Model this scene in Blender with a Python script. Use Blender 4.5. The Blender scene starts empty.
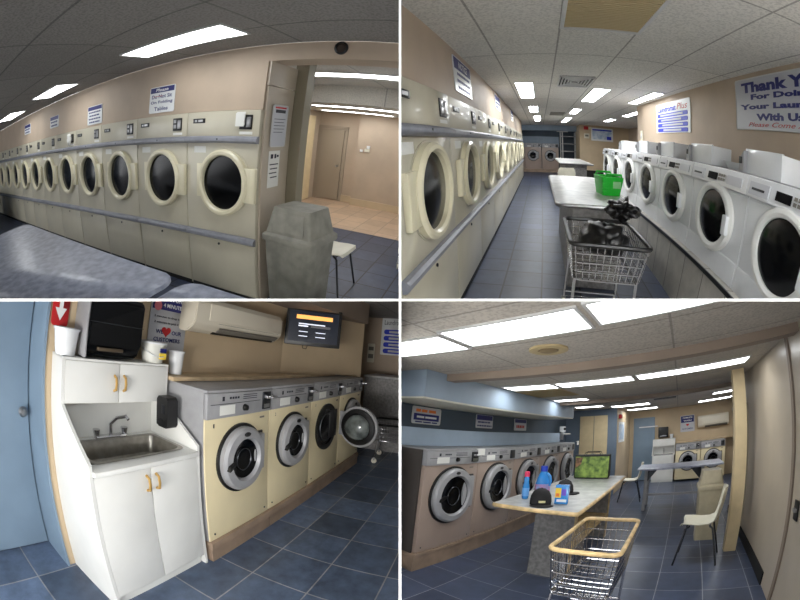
import bpy, bmesh, math, random
from mathutils import Matrix, Vector, noise
random.seed(7)
PI = math.pi
sc = bpy.context.scene
C = sc.collection

# ------------------------------------------------------------------ materials
def lin(c):
    return tuple((x/255/12.92 if x/255 <= .04045 else ((x/255+.055)/1.055)**2.4) for x in c) + (1,)
MATS = {}
def mat(name, col, rough=.5, metal=0., var=0., vscale=8., bump=0., bscale=60., spec=.5, coat=0., emit=None, es=1., alpha=1., col2=None, coords='Object'):
    if name in MATS: return MATS[name]
    m = bpy.data.materials.new(name); m.use_nodes = True
    nt = m.node_tree; b = nt.nodes['Principled BSDF']
    b.inputs['Base Color'].default_value = lin(col)
    b.inputs['Roughness'].default_value = rough; b.inputs['Metallic'].default_value = metal
    b.inputs['Specular IOR Level'].default_value = spec
    b.inputs['Coat Weight'].default_value = coat
    if alpha < 1: b.inputs['Alpha'].default_value = alpha
    if emit:
        b.inputs['Emission Color'].default_value = lin(emit); b.inputs['Emission Strength'].default_value = es
    if var or bump or col2:
        tc = nt.nodes.new('ShaderNodeTexCoord')
        n = nt.nodes.new('ShaderNodeTexNoise'); n.inputs['Scale'].default_value = vscale; n.inputs['Detail'].default_value = 6
        nt.links.new(tc.outputs[coords], n.inputs['Vector'])
        if var or col2:
            r = nt.nodes.new('ShaderNodeValToRGB')
            c1 = lin(col2) if col2 else lin([max(0, x*(1-var)) for x in col])
            c2 = lin(col) if col2 else lin([min(255, x*(1+var)) for x in col])
            r.color_ramp.elements[0].position = .35; r.color_ramp.elements[1].position = .65
            r.color_ramp.elements[0].color = c1; r.color_ramp.elements[1].color = c2
            nt.links.new(n.outputs['Fac'], r.inputs['Fac']); nt.links.new(r.outputs['Color'], b.inputs['Base Color'])
        if bump:
            n2 = nt.nodes.new('ShaderNodeTexNoise'); n2.inputs['Scale'].default_value = bscale; n2.inputs['Detail'].default_value = 3
            nt.links.new(tc.outputs[coords], n2.inputs['Vector'])
            bp = nt.nodes.new('ShaderNodeBump'); bp.inputs['Strength'].default_value = bump; bp.inputs['Distance'].default_value = .01
            nt.links.new(n2.outputs['Fac'], bp.inputs['Height']); nt.links.new(bp.outputs['Normal'], b.inputs['Normal'])
    MATS[name] = m
    return m

def tilemat(name, col, var, grout, tw, th, ox, oy, gw=.012, rough=.35, vscale=5., speck=0., bump=.3, rot=0.):
    """a rectangular grid (floor tiles, ceiling grid) in the surface's own metres"""
    if name in MATS: return MATS[name]
    m = bpy.data.materials.new(name); m.use_nodes = True; nt = m.node_tree; b = nt.nodes['Principled BSDF']
    tc = nt.nodes.new('ShaderNodeTexCoord'); mp = nt.nodes.new('ShaderNodeMapping'); mp.vector_type = 'POINT'
    mp.inputs['Location'].default_value = (-ox, -oy, 0); mp.inputs['Rotation'].default_value = (0, 0, rot)
    nt.links.new(tc.outputs['Object'], mp.inputs['Vector'])
    br = nt.nodes.new('ShaderNodeTexBrick'); br.offset = 0; br.squash = 1
    br.inputs['Scale'].default_value = 1; br.inputs['Mortar Size'].default_value = gw/2; br.inputs['Mortar Smooth'].default_value = .1
    br.inputs['Brick Width'].default_value = tw; br.inputs['Row Height'].default_value = th; br.inputs['Bias'].default_value = 0
    br.inputs['Color1'].default_value = lin([x*(1-var*.5) for x in col]); br.inputs['Color2'].default_value = lin([min(255, x*(1+var*.5)) for x in col])
    br.inputs['Mortar'].default_value = lin(grout)
    nt.links.new(mp.outputs['Vector'], br.inputs['Vector'])
    n = nt.nodes.new('ShaderNodeTexNoise'); n.inputs['Scale'].default_value = vscale; n.inputs['Detail'].default_value = 8; n.inputs['Roughness'].default_value = .65
    nt.links.new(tc.outputs['Object'], n.inputs['Vector'])
    mr = nt.nodes.new('ShaderNodeMapRange'); mr.inputs['From Min'].default_value = .3; mr.inputs['From Max'].default_value = .7
    mr.inputs['To Min'].default_value = 1-var; mr.inputs['To Max'].default_value = 1+var
    nt.links.new(n.outputs['Fac'], mr.inputs['Value'])
    mx = nt.nodes.new('ShaderNodeVectorMath'); mx.operation = 'SCALE'
    nt.links.new(br.outputs['Color'], mx.inputs[0]); nt.links.new(mr.outputs['Result'], mx.inputs['Scale'])
    last = mx.outputs['Vector']
    if speck:
        n3 = nt.nodes.new('ShaderNodeTexNoise'); n3.inputs['Scale'].default_value = 55; n3.inputs['Detail'].default_value = 2
        nt.links.new(tc.outputs['Object'], n3.inputs['Vector'])
        m3 = nt.nodes.new('ShaderNodeMapRange'); m3.inputs['From Min'].default_value = .38; m3.inputs['From Max'].default_value = .55
        m3.inputs['To Min'].default_value = 1-speck; m3.inputs['To Max'].default_value = 1
        nt.links.new(n3.outputs['Fac'], m3.inputs['Value'])
        s3 = nt.nodes.new('ShaderNodeVectorMath'); s3.operation = 'SCALE'
        nt.links.new(last, s3.inputs[0]); nt.links.new(m3.outputs['Result'], s3.inputs['Scale']); last = s3.outputs['Vector']
    nt.links.new(last, b.inputs['Base Color'])
    bp = nt.nodes.new('ShaderNodeBump'); bp.inputs['Strength'].default_value = bump; bp.inputs['Distance'].default_value = .004; bp.invert = True
    nt.links.new(br.outputs['Fac'], bp.inputs['Height']); nt.links.new(bp.outputs['Normal'], b.inputs['Normal'])
    b.inputs['Roughness'].default_value = rough
    MATS[name] = m
    return m

M = dict(
 tan=mat('tan wall paint', (182,164,144), .6, var=.03, vscale=2, bump=.05, bscale=120),
 tan2=mat('beige wall paint', (194,174,144), .6, var=.03, vscale=2, bump=.05, bscale=120),
 greige=mat('greige enamel panel', (182,170,152), .3, var=.03, vscale=2),
 bluegrey=mat('dusty blue wall paint', (104,118,134), .6, var=.04, vscale=2),
 slate=mat('dark slate wall paint', (70,82,94), .6, var=.04, vscale=2),
 paleblue=mat('pale blue wall paint', (150,166,182), .55, var=.04, vscale=2),
 doorblue=mat('blue door paint', (120,140,158), .4, var=.03, vscale=3),
 taupe=mat('taupe bulkhead paint', (140,124,110), .6, var=.03, vscale=3),
 cream=mat('cream dryer enamel', (194,188,168), .36, var=.02, vscale=3, coat=.2),
 creamring=mat('ivory door ring', (222,215,186), .35, var=.02, vscale=5, coat=.2),
 bumper=mat('grey bumper rail', (132,134,142), .4, var=.05, vscale=10),
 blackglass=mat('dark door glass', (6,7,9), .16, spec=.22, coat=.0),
 black=mat('black plastic', (14,14,15), .4),
 blackrub=mat('black rubber', (20,20,20), .7),
 steel=mat('brushed steel', (150,150,150), .3, metal=.9, var=.05, vscale=20),
 chrome=mat('chrome', (205,205,208), .15, metal=1.),
 darksteel=mat('dark steel', (62,64,68), .35, metal=.8),
 label=mat('paper label', (226,226,220), .6),
 white=mat('white enamel', (226,228,230), .25, var=.01, coat=.3),
 whitecab=mat('white laminate', (222,222,218), .35, var=.02, vscale=3),
 offwhite=mat('off white plastic', (218,214,196), .4, var=.02),
 greypan=mat('grey control panel', (158,158,160), .42, metal=.1, var=.03, vscale=12),
 greyring=mat('grey door casting', (158,158,160), .38, metal=.1, var=.03),
 yellow=mat('cream washer enamel', (224,210,172), .34, var=.02, vscale=3, coat=.2),
 bronze=mat('bronze washer enamel', (160,142,130), .34, var=.03, vscale=3, coat=.2),
 plinthtan=mat('taupe plinth boards', (142,122,104), .5, var=.08, vscale=5),
 binGrey=mat('worn grey bin plastic', (128,126,116), .55, var=.10, vscale=7, bump=.1, bscale=30),
 binTan=mat('tan bin plastic', (176,166,140), .5, var=.04),
 laminate=mat('blue grey marbled laminate', (176,182,198), .3, vscale=14, col2=(140,146,164)),
 laminate2=mat('pale marbled laminate', (196,196,192), .32, vscale=10, col2=(166,166,164)),
 greymarble=mat('grey speckled laminate', (152,150,148), .45, vscale=26, col2=(122,120,120)),
 wood=mat('golden oak edging', (206,178,128), .4, var=.12, vscale=12),
 gold=mat('brass look handle', (196,158,92), .3, metal=.5),
 navy=mat('navy blue print', (24,30,104), .45), red=mat('red print', (186,30,34), .45),
 blueprint=mat('royal blue print', (36,56,190), .45), darkprint=mat('dark print', (34,36,50), .5),
 signwhite=mat('white sign board', (226,228,228), .3), signgrey=mat('pale grey sign board', (190,192,198), .35),
 brown=mat('brown speaker cloth', (58,46,38), .8),
 creampost=mat('cream painted post', (214,194,154), .5, var=.02),
 acwhite=mat('ivory air conditioner case', (214,206,188), .4),
 green=mat('bright green plastic', (34,190,52), .35), 
 bluebot=mat('blue detergent bottle', (52,140,214), .25, coat=.3), deepblue=mat('deep blue cap', (20,60,180), .3), pink=mat('pink cap', (226,60,104), .35),
 yellowp=mat('yellow print', (238,206,70), .5), orange=mat('orange print', (226,120,50), .5),
 bagblack=mat('black bin bag film', (10,10,11), .36, coat=.1, bump=.4, bscale=18),
 diffuser=mat('lamp diffuser', (250,252,250), .4, emit=(250,253,255), es=9.),
 diffuser2=mat('lamp diffuser soft', (250,252,250), .4, emit=(250,253,255), es=22.),
 alum=mat('white aluminium trim', (200,200,198), .4),
 grille=mat('tan grille', (176,158,118), .6), ventgrey=mat('grey vent', (120,116,108), .5),
 tileplinth=tilemat('grey plinth tile', (182,178,170), .14, (104,100,94), .42, .42, 0, 0, .012, .5, 8),
 glass=mat('clear door glass', (104,110,108), .08, spec=.8, coat=.3, var=.25, vscale=9),
 drum=mat('perforated drum', (70,72,76), .3, metal=.7), 
 divider=mat('white divider board', (250,250,250), .5),
)

# ------------------------------------------------------------------ mesh builder
def frame(axis):
    z = Vector(axis).normalized(); t = Vector((0,0,1)) if abs(z.z) < .9 else Vector((1,0,0))
    x = t.cross(z).normalized(); y = z.cross(x)
    return x, y, z
class MB:
    def __init__(s): s.bm = bmesh.new()
    def box(s, x0, y0, z0, x1, y1, z1, bev=0, seg=2):
        t = bmesh.new(); bmesh.ops.create_cube(t, size=1)
        for v in t.verts: v.co = Vector(((x0+x1)/2+v.co.x*(x1-x0), (y0+y1)/2+v.co.y*(y1-y0), (z0+z1)/2+v.co.z*(z1-z0)))
        if bev: bmesh.ops.bevel(t, geom=t.edges[:], offset=min(bev, .45*min(abs(x1-x0), abs(y1-y0), abs(z1-z0))), segments=seg, affect='EDGES', profile=.6)
        s._merge(t); return s
    def _merge(s, t):
        me = bpy.data.meshes.new('t'); t.to_mesh(me); t.free(); s.bm.from_mesh(me); bpy.data.meshes.remove(me)
    def cyl(s, p0, p1, r, r2=None, n=16, cap=True):
        p0 = Vector(p0); p1 = Vector(p1); r2 = r if r2 is None else r2
        x, y, z = frame(p1-p0); A = []; B = []
        for i in range(n):
            a = 2*PI*i/n; d = x*math.cos(a)+y*math.sin(a)
            A.append(s.bm.verts.new(p0+d*r)); B.append(s.bm.verts.new(p1+d*r2))
        for i in range(n): s.bm.faces.new((A[i], A[(i+1)%n], B[(i+1)%n], B[i]))
        if cap: s.bm.faces.new(A[::-1]); s.bm.faces.new(B)
        return s
    def tube(s, pts, r, n=6, closed=False):
        pts = [Vector(p) for p in pts]; k = len(pts); rings = []
        for i, p in enumerate(pts):
            a = pts[i-1] if (i > 0 or closed) else p; b = pts[(i+1) % k] if (i < k-1 or closed) else p
            d = b-a
            if d.length < 1e-9: d = Vector((0,0,1))
            if i == 0: x, y, z = frame(d)
            else:
                z = d.normalized(); x = (x-z*x.dot(z)).normalized(); y = z.cross(x)
            rings.append([s.bm.verts.new(p+(x*math.cos(2*PI*j/n)+y*math.sin(2*PI*j/n))*r) for j in range(n)])
        for i in range(k if closed else k-1):
            A, B = rings[i], rings[(i+1) % k]
            for j in range(n): s.bm.faces.new((A[j], A[(j+1)%n], B[(j+1)%n], B[j]))
        if not closed: s.bm.faces.new(rings[0][::-1]); s.bm.faces.new(rings[-1])
        return s
    def lathe(s, prof, c, axis=(0,0,1), n=32, sx=1., sy=1., closed=False):
        c = Vector(c); x, y, z = frame(axis); R = []
        for (r, h) in prof:
            if r < 1e-6: R.append([s.bm.verts.new(c+z*h)])
            else: R.append([s.bm.verts.new(c+z*h+x*(r*sx*math.cos(2*PI*j/n))+y*(r*sy*math.sin(2*PI*j/n))) for j in range(n)])
        prs = list(zip(R[:-1], R[1:])) + ([(R[-1], R[0])] if closed else [])
        for A, B in prs:
            for j in range(n):
                if len(A) == 1 and len(B) == 1: continue
                if len(A) == 1: s.bm.faces.new((A[0], B[(j+1)%n], B[j]))
                elif len(B) == 1: s.bm.faces.new((A[j], A[(j+1)%n], B[0]))
                else: s.bm.faces.new((A[j], A[(j+1)%n], B[(j+1)%n], B[j]))
        return s
    def prism(s, poly, lo, hi, axis='z', bev=0):
        """poly of 2-D points, pushed along axis: z -> (x,y), y -> (x,z), x -> (y,z)"""
        f = {'z': lambda a, b, h: (a, b, h), 'y': lambda a, b, h: (a, h, b), 'x': lambda a, b, h: (h, a, b)}[axis]
        t = bmesh.new()
        A = [t.verts.new(f(a, b, lo)) for a, b in poly]; B = [t.verts.new(f(a, b, hi)) for a, b in poly]
        k = len(poly)
        for i in range(k): t.faces.new((A[i], A[(i+1)%k], B[(i+1)%k], B[i]))
        t.faces.new(A[::-1]); t.faces.new(B)
        if bev: bmesh.ops.bevel(t, geom=t.edges[:], offset=bev, segments=2, affect='EDGES')
        s._merge(t); return s
    def loft(s, loops, cap=True, closed=True):
        R = [[s.bm.verts.new(p) for p in L] for L in loops]; n = len(R[0])
        for A, B in zip(R[:-1], R[1:]):
            for j in range(n if closed else n-1): s.bm.faces.new((A[j], A[(j+1)%n], B[(j+1)%n], B[j]))
        if cap and closed: s.bm.faces.new(R[0][::-1]); s.bm.faces.new(R[-1])
        return s
def rrect(x0, y0, x1, y1, r, k=5):
    P = []
    for cx, cy, a0 in ((x1-r, y1-r, 0), (x0+r, y1-r, 90), (x0+r, y0+r, 180), (x1-r, y0+r, 270)):
        for i in range(k+1):
            a = math.radians(a0+90*i/k); P.append((cx+r*math.cos(a), cy+r*math.sin(a)))
    return P
def build(name, mb, m, smooth=35):
    me = bpy.data.meshes.new(name); bmesh.ops.recalc_face_normals(mb.bm, faces=mb.bm.faces[:])
    mb.bm.to_mesh(me); mb.bm.free(); me.materials.append(m)
    if smooth: me.shade_smooth(); me.set_sharp_from_angle(angle=math.radians(smooth))
    return me

# ------------------------------------------------------------------ things, parts, rooms
RM = Matrix.Identity(4)
SIDE = None; SIDES = {}          # which of the four quarters a room fills
def room(yaw, pitch, roll, eye):
    """rigid pose of a room: where it stands relative to the viewing point"""
    cy, sy, cp, sp, cr, sr = math.cos(yaw), math.sin(yaw), math.cos(pitch), math.sin(pitch), math.cos(roll), math.sin(roll)
    f = Vector((sy*cp, cy*cp, sp)); r = Vector((cy, -sy, 0)); u = r.cross(f)
    r2 = r*cr+u*sr; u2 = -r*sr+u*cr
    R = Matrix((r2, f, u2)).to_4x4()
    return R @ Matrix.Translation((0, 0, -eye))
def T(loc=(0,0,0), rz=0, rx=0, ry=0):
    return RM @ Matrix.Translation(loc) @ Matrix.Rotation(rz, 4, 'Z') @ Matrix.Rotation(ry, 4, 'Y') @ Matrix.Rotation(rx, 4, 'X')
def props(o, label, cat, group=None):
    o['label'] = label; o['category'] = cat
    if group: o['group'] = group
def thing(name, label, cat, loc=(0,0,0), rz=0, group=None):
    o = bpy.data.objects.new(name, None); C.objects.link(o); o.empty_display_size = .1
    o.matrix_world = T(loc, rz); props(o, label, cat, group); SIDES[o.name] = SIDE
    return o
def part(name, mb, m, parent, smooth=35, label=None):
    o = bpy.data.objects.new(name, build(name, mb, m, smooth)); C.objects.link(o); o.parent = parent
    if label: o['label'] = label
    return o
def solo(name, mb, m, label, cat, loc=(0,0,0), rz=0, group=None, smooth=35):
    o = bpy.data.objects.new(name, build(name, mb, m, smooth)); C.objects.link(o); o.matrix_world = T(loc, rz); props(o, label, cat, group); SIDES[o.name] = SIDE
    return o
def struct(name, mb, m, parent=None, smooth=0):
    o = bpy.data.objects.new(name, build(name, mb, m, smooth)); C.objects.link(o)
    if parent: o.parent = parent
    else: o.matrix_world = T(); o['kind'] = 'structure'; SIDES[o.name] = SIDE
    return o
def dup(root, loc, rz=0, label=None, group=None):
    r = root.copy(); C.objects.link(r); r.matrix_world = T(loc, rz); SIDES[r.name] = SIDE
    if label: r['label'] = label
    if group: r['group'] = group
    for ch in list(root.children):
        c = ch.copy(); C.objects.link(c); c.parent = r
        for g in list(ch.children):
            d = g.copy(); C.objects.link(d); d.parent = c
    return r
def text_mesh(s, m, width, height, x, z, y, name='lettering', parent=None, bold=.0, align='c', shear=0.):
    """letters standing on a face that looks along -y, centred on (x, z)"""
    cu = bpy.data.curves.new(name, 'FONT'); cu.body = s; cu.size = 1; cu.offset = bold; cu.extrude = .004; cu.resolution_u = 2; cu.shear = shear
    o = bpy.data.objects.new(name, cu); C.objects.link(o)
    dg = bpy.context.evaluated_depsgraph_get(); me = bpy.data.meshes.new_from_object(o.evaluated_get(dg))
    bpy.data.objects.remove(o); bpy.data.curves.remove(cu)
    xs = [v.co.x for v in me.vertices]; ys = [v.co.y for v in me.vertices]
    w = max(xs)-min(xs); h = max(ys)-min(ys); cx = (max(xs)+min(xs))/2; cyy = (max(ys)+min(ys))/2
    kx = width/w; ky = height/h
    for v in me.vertices:
        v.co = Vector((x+(v.co.x-cx)*kx, y-.0006 if v.co.z > 0 else y, z+(v.co.y-cyy)*ky))
    me.materials.clear(); me.materials.append(m)
    t = bpy.data.objects.new(name, me); C.objects.link(t)
    if parent: t.parent = parent
    return t
ORD = ['first','second','third','fourth','fifth','sixth','seventh','eighth','ninth','tenth','eleventh','twelfth']

# ------------------------------------------------------------------ reusable kinds
def bars(items, y, parent, m, name='print_bar'):
    mb = MB()
    for (x0, z0, x1, z1) in items: mb.box(x0, y-.0012, z0, x1, y+.0005, z1)
    return part(name, mb, m, parent, 0)
def sign_board(label, loc, rz, w, h, m=None, group=None, rim=False):
    t = thing('wall_sign', label, 'sign', loc, rz, group)
    part('board', MB().prism(rrect(-w/2, -h/2, w/2, h/2, .02), -.008, 0, 'y'), m or M['signwhite'], t)
    if rim: part('sign_rim', MB().tube([(a, -.008, b) for a, b in rrect(-w/2, -h/2, w/2, h/2, .02)], .005, 6, True), M['alum'], t)
    return t

def make_dryer(w, zt, zu, zl, zd, r, side=1, depth=.7, label='', group=None, loc=(0,0,0), rz=0, xo=0, sx=1.):
    """tall tumble dryer, front on y=0 looking along -y, x centred"""
    t = thing('tumble_dryer', label, 'tumble dryer', loc, rz, group)
    g = .004
    part('body', MB().box(-w/2+g, .0, .02, w/2-g, depth, zu+.03, .008), M['cream'], t)
    part('control_fascia', MB().box(-w/2+g, -.012, zu+.03, w/2-g, depth, zt, .008), M['cream'], t)
    part('lower_panel', MB().box(-w/2+.012, -.006, .06, w/2-.012, .01, zl-.05, .006), M['cream'], t)
    part('kick_strip', MB().box(-w/2+.012, -.004, .0, w/2-.012, .06, .05, .004), M['blackrub'], t)
    for z, nm in ((zu, 'upper_bumper'), (zl, 'lower_bumper')):
        part(nm, MB().prism([(0, z-.035), (-.028, z-.03), (-.045, z-.012), (-.045, z+.012), (-.028, z+.03), (0, z+.035)], -w/2+.003, w/2-.003, 'x'), M['bumper'], t)
    # door ring with hinge blocks
    d = part('door', MB().lathe([(r, -.02), (r, .045), (r-.018, .062), (r-.042, .062), (r-.056, .045), (r-.058, -.02)], (xo, 0, zd), (0,-1,0), 48, sx=sx, closed=True), M['creamring'], t)
    part('glass', MB().lathe([(0, .034), (r*.4, .030), (r-.056, .015), (r-.056, -.01), (0, -.01)], (xo, 0, zd), (0,-1,0), 40, sx=sx), M['blackglass'], d)
    part('hinge_plate', MB().box(xo+min(side*sx*r*.78, side*sx*r*1.27), -.04, zd-r*.52, xo+max(side*sx*r*.78, side*sx*r*1.27), .0, zd+r*.5, .01).box(min(side*sx*r*1.10, side*sx*r*1.25)+xo, -.042, zd-r*.50, max(side*sx*r*1.10, side*sx*r*1.25)+xo, -.03, zd+r*.48, .004), M['creamring'], d)
    part('latch_plate', MB().box(xo+min(-side*sx*r*.85, -side*sx*r*1.16), -.018, zd-r*.5, xo+max(-side*sx*r*.85, -side*sx*r*1.16), 0, zd+r*.55, .006), M['creamring'], d)
    part('door_recess', MB().lathe([(r+.012, .001), (r+.012, .008), (r-.04, .008), (r-.04, .001)], (xo, 0, zd), (0,-1,0), 40, sx=sx, closed=True), M['cream'], t)
    # fascia fittings
    zc = (zu+.03+zt)/2
    cb = part('coin_box', MB().box(.26*w, -.022, zc-.055, .41*w, -.01, zc+.075, .004), M['black'], t)
    part('coin_slot', MB().box(.345*w, -.027, zc-.035, .40*w, -.02, zc+.055, .003), M['steel'], cb)
    part('coin_knob', MB().box(.275*w, -.026, zc-.03, .32*w, -.02, zc+.01, .003), M['steel'], cb)
    part('coin_knob', MB().box(.275*w, -.026, zc+.025, .32*w, -.02, zc+.06, .003), M['steel'], cb)
    dp = part('display', MB().box(-.4*w, -.018, zc+.01, -.22*w, -.01, zc+.055, .003), M['black'], t)
    part('display_window', MB().box(-.32*w, -.021, zc+.022, -.25*w, -.017, zc+.044), M['steel'], dp)
    part('indicator', MB().box(-.37*w, -.021, zc+.022, -.34*w, -.017, zc+.044), M['steel'], dp)
    part('notice_label', MB().box(-.38*w, -.0015, zu-.13, -.20*w, .002, zu-.065), M['label'], t)
    part('price_sticker', MB().box(.26*w, -.0135, zc-.1, .42*w, -.011, zc-.075), M['label'], t)
    part('lock', MB().cyl((0.0, -.015, zl-.08), (0.0, .005, zl-.08), .012), M['darksteel'], t)
    part('bumper_screw', MB().cyl((0, -.05, zu+.004), (0, -.03, zu+.004), .008), M['darksteel'], t)
    return t

def make_front_washer(w, zb, zt, m, r, zd, label, loc, rz, group, depth=.56, number='1', panel_h=.19, sx=1.):
    """industrial front loader with coin slides; handle left, hinge right"""
    t = thing('washing_machine', label, 'washing machine', loc, rz, group); g = .004
    part('body', MB().box(-w/2+g, 0, zb, w/2-g, depth, zt-panel_h, .01), m, t)
    part('top_cover', MB().box(-w/2+g, .012, zt-panel_h, w/2-g, depth, zt-.012, .006).box(-w/2+g, -.012, zt-.02, w/2-g, depth, zt, .006), M['greypan'], t)
    cp = part('control_panel', MB().box(-w/2+.006, -.018, zt-panel_h, w/2-.006, .02, zt-.022, .006), M['greypan'], t)
    part('panel_label', MB().box(-.33*w, -.021, zt-panel_h+.02, -.12*w, -.016, zt-panel_h+.085), M['label'], cp)
    part('program_knob', MB().cyl((.03*w, -.042, zt-panel_h+.055), (.03*w, -.016, zt-panel_h+.055), .02, .026, 20), M['black'], cp)
    mb = MB()
    for i in range(4): mb.box(-.20*w+i*.028, -.0195, zt-.065, -.19*w+i*.028+.012, -.016, zt-.05)
    mb.box(-.3*w, -.0195, zt-.075, -.27*w, -.016, zt-.045)
    for i in range(3): mb.box(.0*w, -.0195, zt-.045-i*.014, .22*w, -.017, zt-.04-i*.014)
    part('panel_print', mb, M['darkprint'], cp, 0)
    part('panel_seam', MB().box(-.45*w, -.0195, zt-.097, .28*w, -.017, zt-.093), M['darksteel'], cp)
    cs = part('coin_slide', MB().box(.32*w, -.026, zt-panel_h+.02, .46*w, -.012, zt-.035, .004), M['darksteel'], cp)
    part('coin_tray', MB().box(.335*w, -.06, zt-.085, .445*w, -.024, zt-.06, .006).box(.37*w, -.09, zt-.078, .47*w, -.055, zt-.066, .004), M['chrome'], cs)
    part('coin_window', MB().box(.34*w, -.028, zt-panel_h+.03, .44*w, -.024, zt-panel_h+.06), M['steel'], cs)
    # door
    part('door_gasket', MB().lathe([(r+.022, -.004), (r+.022, .016), (r-.03, .016), (r-.03, -.004)], (0,0,zd), (0,-1,0), 48, sx=sx, closed=True).box(r*.3, -.014, zd-r*.62, r*1.12*sx, .0, zd+r*.72, .012), M['black'], t)
    d = part('door', MB().lathe([(r, .012), (r, .05), (r-.02, .07), (r-.075, .075), (r-.09, .055), (r-.095, .012)], (0,0,zd), (0,-1,0), 48, sx=sx, closed=True).box(r*.5, -.05, zd-r*.55, r*1.05*sx, -.012, zd+r*.66, .014), M['greyring'], t)
    part('glass', MB().lathe([(0, .015), (r*.3, .02), (r-.095, .052), (r-.09, .02), (0, .008)], (0,0,zd), (0,-1,0), 40, sx=sx), M['blackglass'], d)
    part('drum_rib', MB().lathe([(r*.33, .03), (r*.345, .038), (r*.36, .034)], (0.01,0,zd-.01), (0,-1,0), 28, closed=True), M['drum'], d)
    part('door_handle', MB().prism([(-r*.93, zd-.045), (-r*.66, zd-.012), (-r*.62, zd+.022), (-r*.90, zd-.008)], -.10, -.06, 'y', .005), M['black'], d)
    part('door_badge', MB().lathe([(0, .078), (.035, .076), (.038, .07)], (0,0,zd+r-.05), (0,-1,0), 20, sx=1, sy=.45), M['black'], d)
    if number: text_mesh(number, M['darkprint'], .012, .028, -.38*w, zt-panel_h-.05, -.0012, 'machine_number', t)
    part('capacity_mark', MB().box(.32*w, -.0012, zt-panel_h-.054, .40*w, .0005, zt-panel_h-.040), M['ventgrey'], t, 0)
    for s_ in (-1, 1): part('foot_screw', MB().cyl((s_*.42*w, -.004, zb+.05), (s_*.42*w, .004, zb+.05), .008), M['darksteel'], t)
    return t

def make_white_washer(w, h, r, zd, label, loc, rz, group, depth=.53, sx=1.22):
    """white front loader with a slanted console on top of the front; base at z=0; handle on the right"""
    t = thing('washing_machine', label, 'washing machine', loc, rz, group)
    part('body', MB().prism([(0, .0), (depth, .0), (depth, h-.02), (.02, h-.02), (.02, h-.13), (0, h-.15)], -w/2+.004, w/2-.004, 'x', .006), M['white'], t)
    part('kick_panel', MB().prism([(-.012, .0), (.01, .0), (.01, .17), (-.004, .17), (-.012, .15)], -w/2+.006, w/2-.006, 'x', .003), M['white'], t)
    part('lid', MB().box(-w/2+.002, .01, h-.025, w/2-.002, depth, h, .01), M['white'], t)
    con = part('console', MB().prism([(-.03, h-.135), (.03, h-.135), (.03, h-.005), (-.004, h-.005)], -w/2+.006, w/2-.006, 'x', .006), M['white'], t)
    sl = lambda z: -.03+.026*(z-(h-.135))/.13-.009
    def cp(name, x0, x1, z0, z1, m, th=.004):
        part(name, MB().prism([(sl(z0), z0), (sl(z0)+th*2, z0), (sl(z1)+th*2, z1), (sl(z1), z1)], x0, x1, 'x'), m, con, 0)
    cp('detergent_drawer', -w*.46, -w*.22, h-.115, h-.035, M['signgrey']); cp('display', -w*.14, w*.02, h-.1, h-.045, mat('display black', (8,8,9), .7, spec=.1))
    cp('instruction_print', w*.2, w*.43, h-.105, h-.04, M['signgrey'])
    mb = MB()
    for i in range(3):
        for j in range(2):
            z0 = h-.095+j*.03; mb.prism([(sl(z0)-.002, z0), (sl(z0)+.004, z0), (sl(z0+.02)+.004, z0+.02), (sl(z0+.02)-.002, z0+.02)], w*.05+i*.04, w*.05+i*.04+.026, 'x')
    part('buttons', mb, M['ventgrey'], con, 0)
    part('drawer_pull', MB().prism([(sl(h-.08)-.006, h-.085), (sl(h-.08)+.002, h-.085), (sl(h-.07)+.002, h-.07), (sl(h-.07)-.006, h-.07)], -w*.42, -w*.27, 'x'), M['darksteel'], con, 0)
    d = part('door', MB().lathe([(r, -.01), (r, .02), (r-.015, .04), (r-.04, .046), (r-.062, .035), (r-.066, .0)], (0,0,zd), (0,-1,0), 48, sx=sx, closed=True), M['whitecab'], t)
    part('glass', MB().lathe([(0, .05), (r*.5, .043), (r-.064, .022), (r-.064, .0), (0, 0)], (0,0,zd), (0,-1,0), 40, sx=sx), M['blackglass'], d)
    part('door_handle', MB().box(r*sx-.085, -.068, zd-.085, r*sx-.018, -.03, zd+.06, .012), M['white'], d)
    return t

def coin_box(label, loc, rz, w=.5, h=.17, d=.22):
    t = thing('coin_box', label, 'coin box', loc, rz, 'white coin boxes on the washer tops')
    part('case', MB().box(-w/2+.06, 0, 0, w/2, d, h, .01).box(-w/2+.03, -.01, 0, w/2+.004, .012, h+.006, .005), M['white'], t)
    part('coin_face', MB().prism([(-w/2+.061, 0), (-w/2+.061, h-.01), (-w/2, h*.6), (-w/2-.01, .0)], .01-.06, d-.015, 'y', .004), M['greypan'], t)
    part('coin_slot', MB().box(-w/2+.0, -.056, .06, -w/2+.04, -.045, .11, .003), M['black'], t)
    return t

def lamp(label, x0, y0, x1, y1, z, group, m=None, nsplit=1):
    t = thing('ceiling_light', label, 'ceiling light', ((x0+x1)/2, (y0+y1)/2, z), 0, group)
    a, b = (x1-x0)/2, (y1-y0)/2; f = .018
    part('frame', MB().box(-a, -b, -.012, a, -b+f, .0).box(-a, b-f, -.012, a, b, 0).box(-a, -b+f, -.012, -a+f, b-f, 0).box(a-f, -b+f, -.012, a, b-f, 0), M['alum'], t, 0)
    part('diffuser', MB().box(-a+f, -b+f, -.008, a-f, b-f, -.003), m or M['diffuser'], t, 0)
    return t

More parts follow.
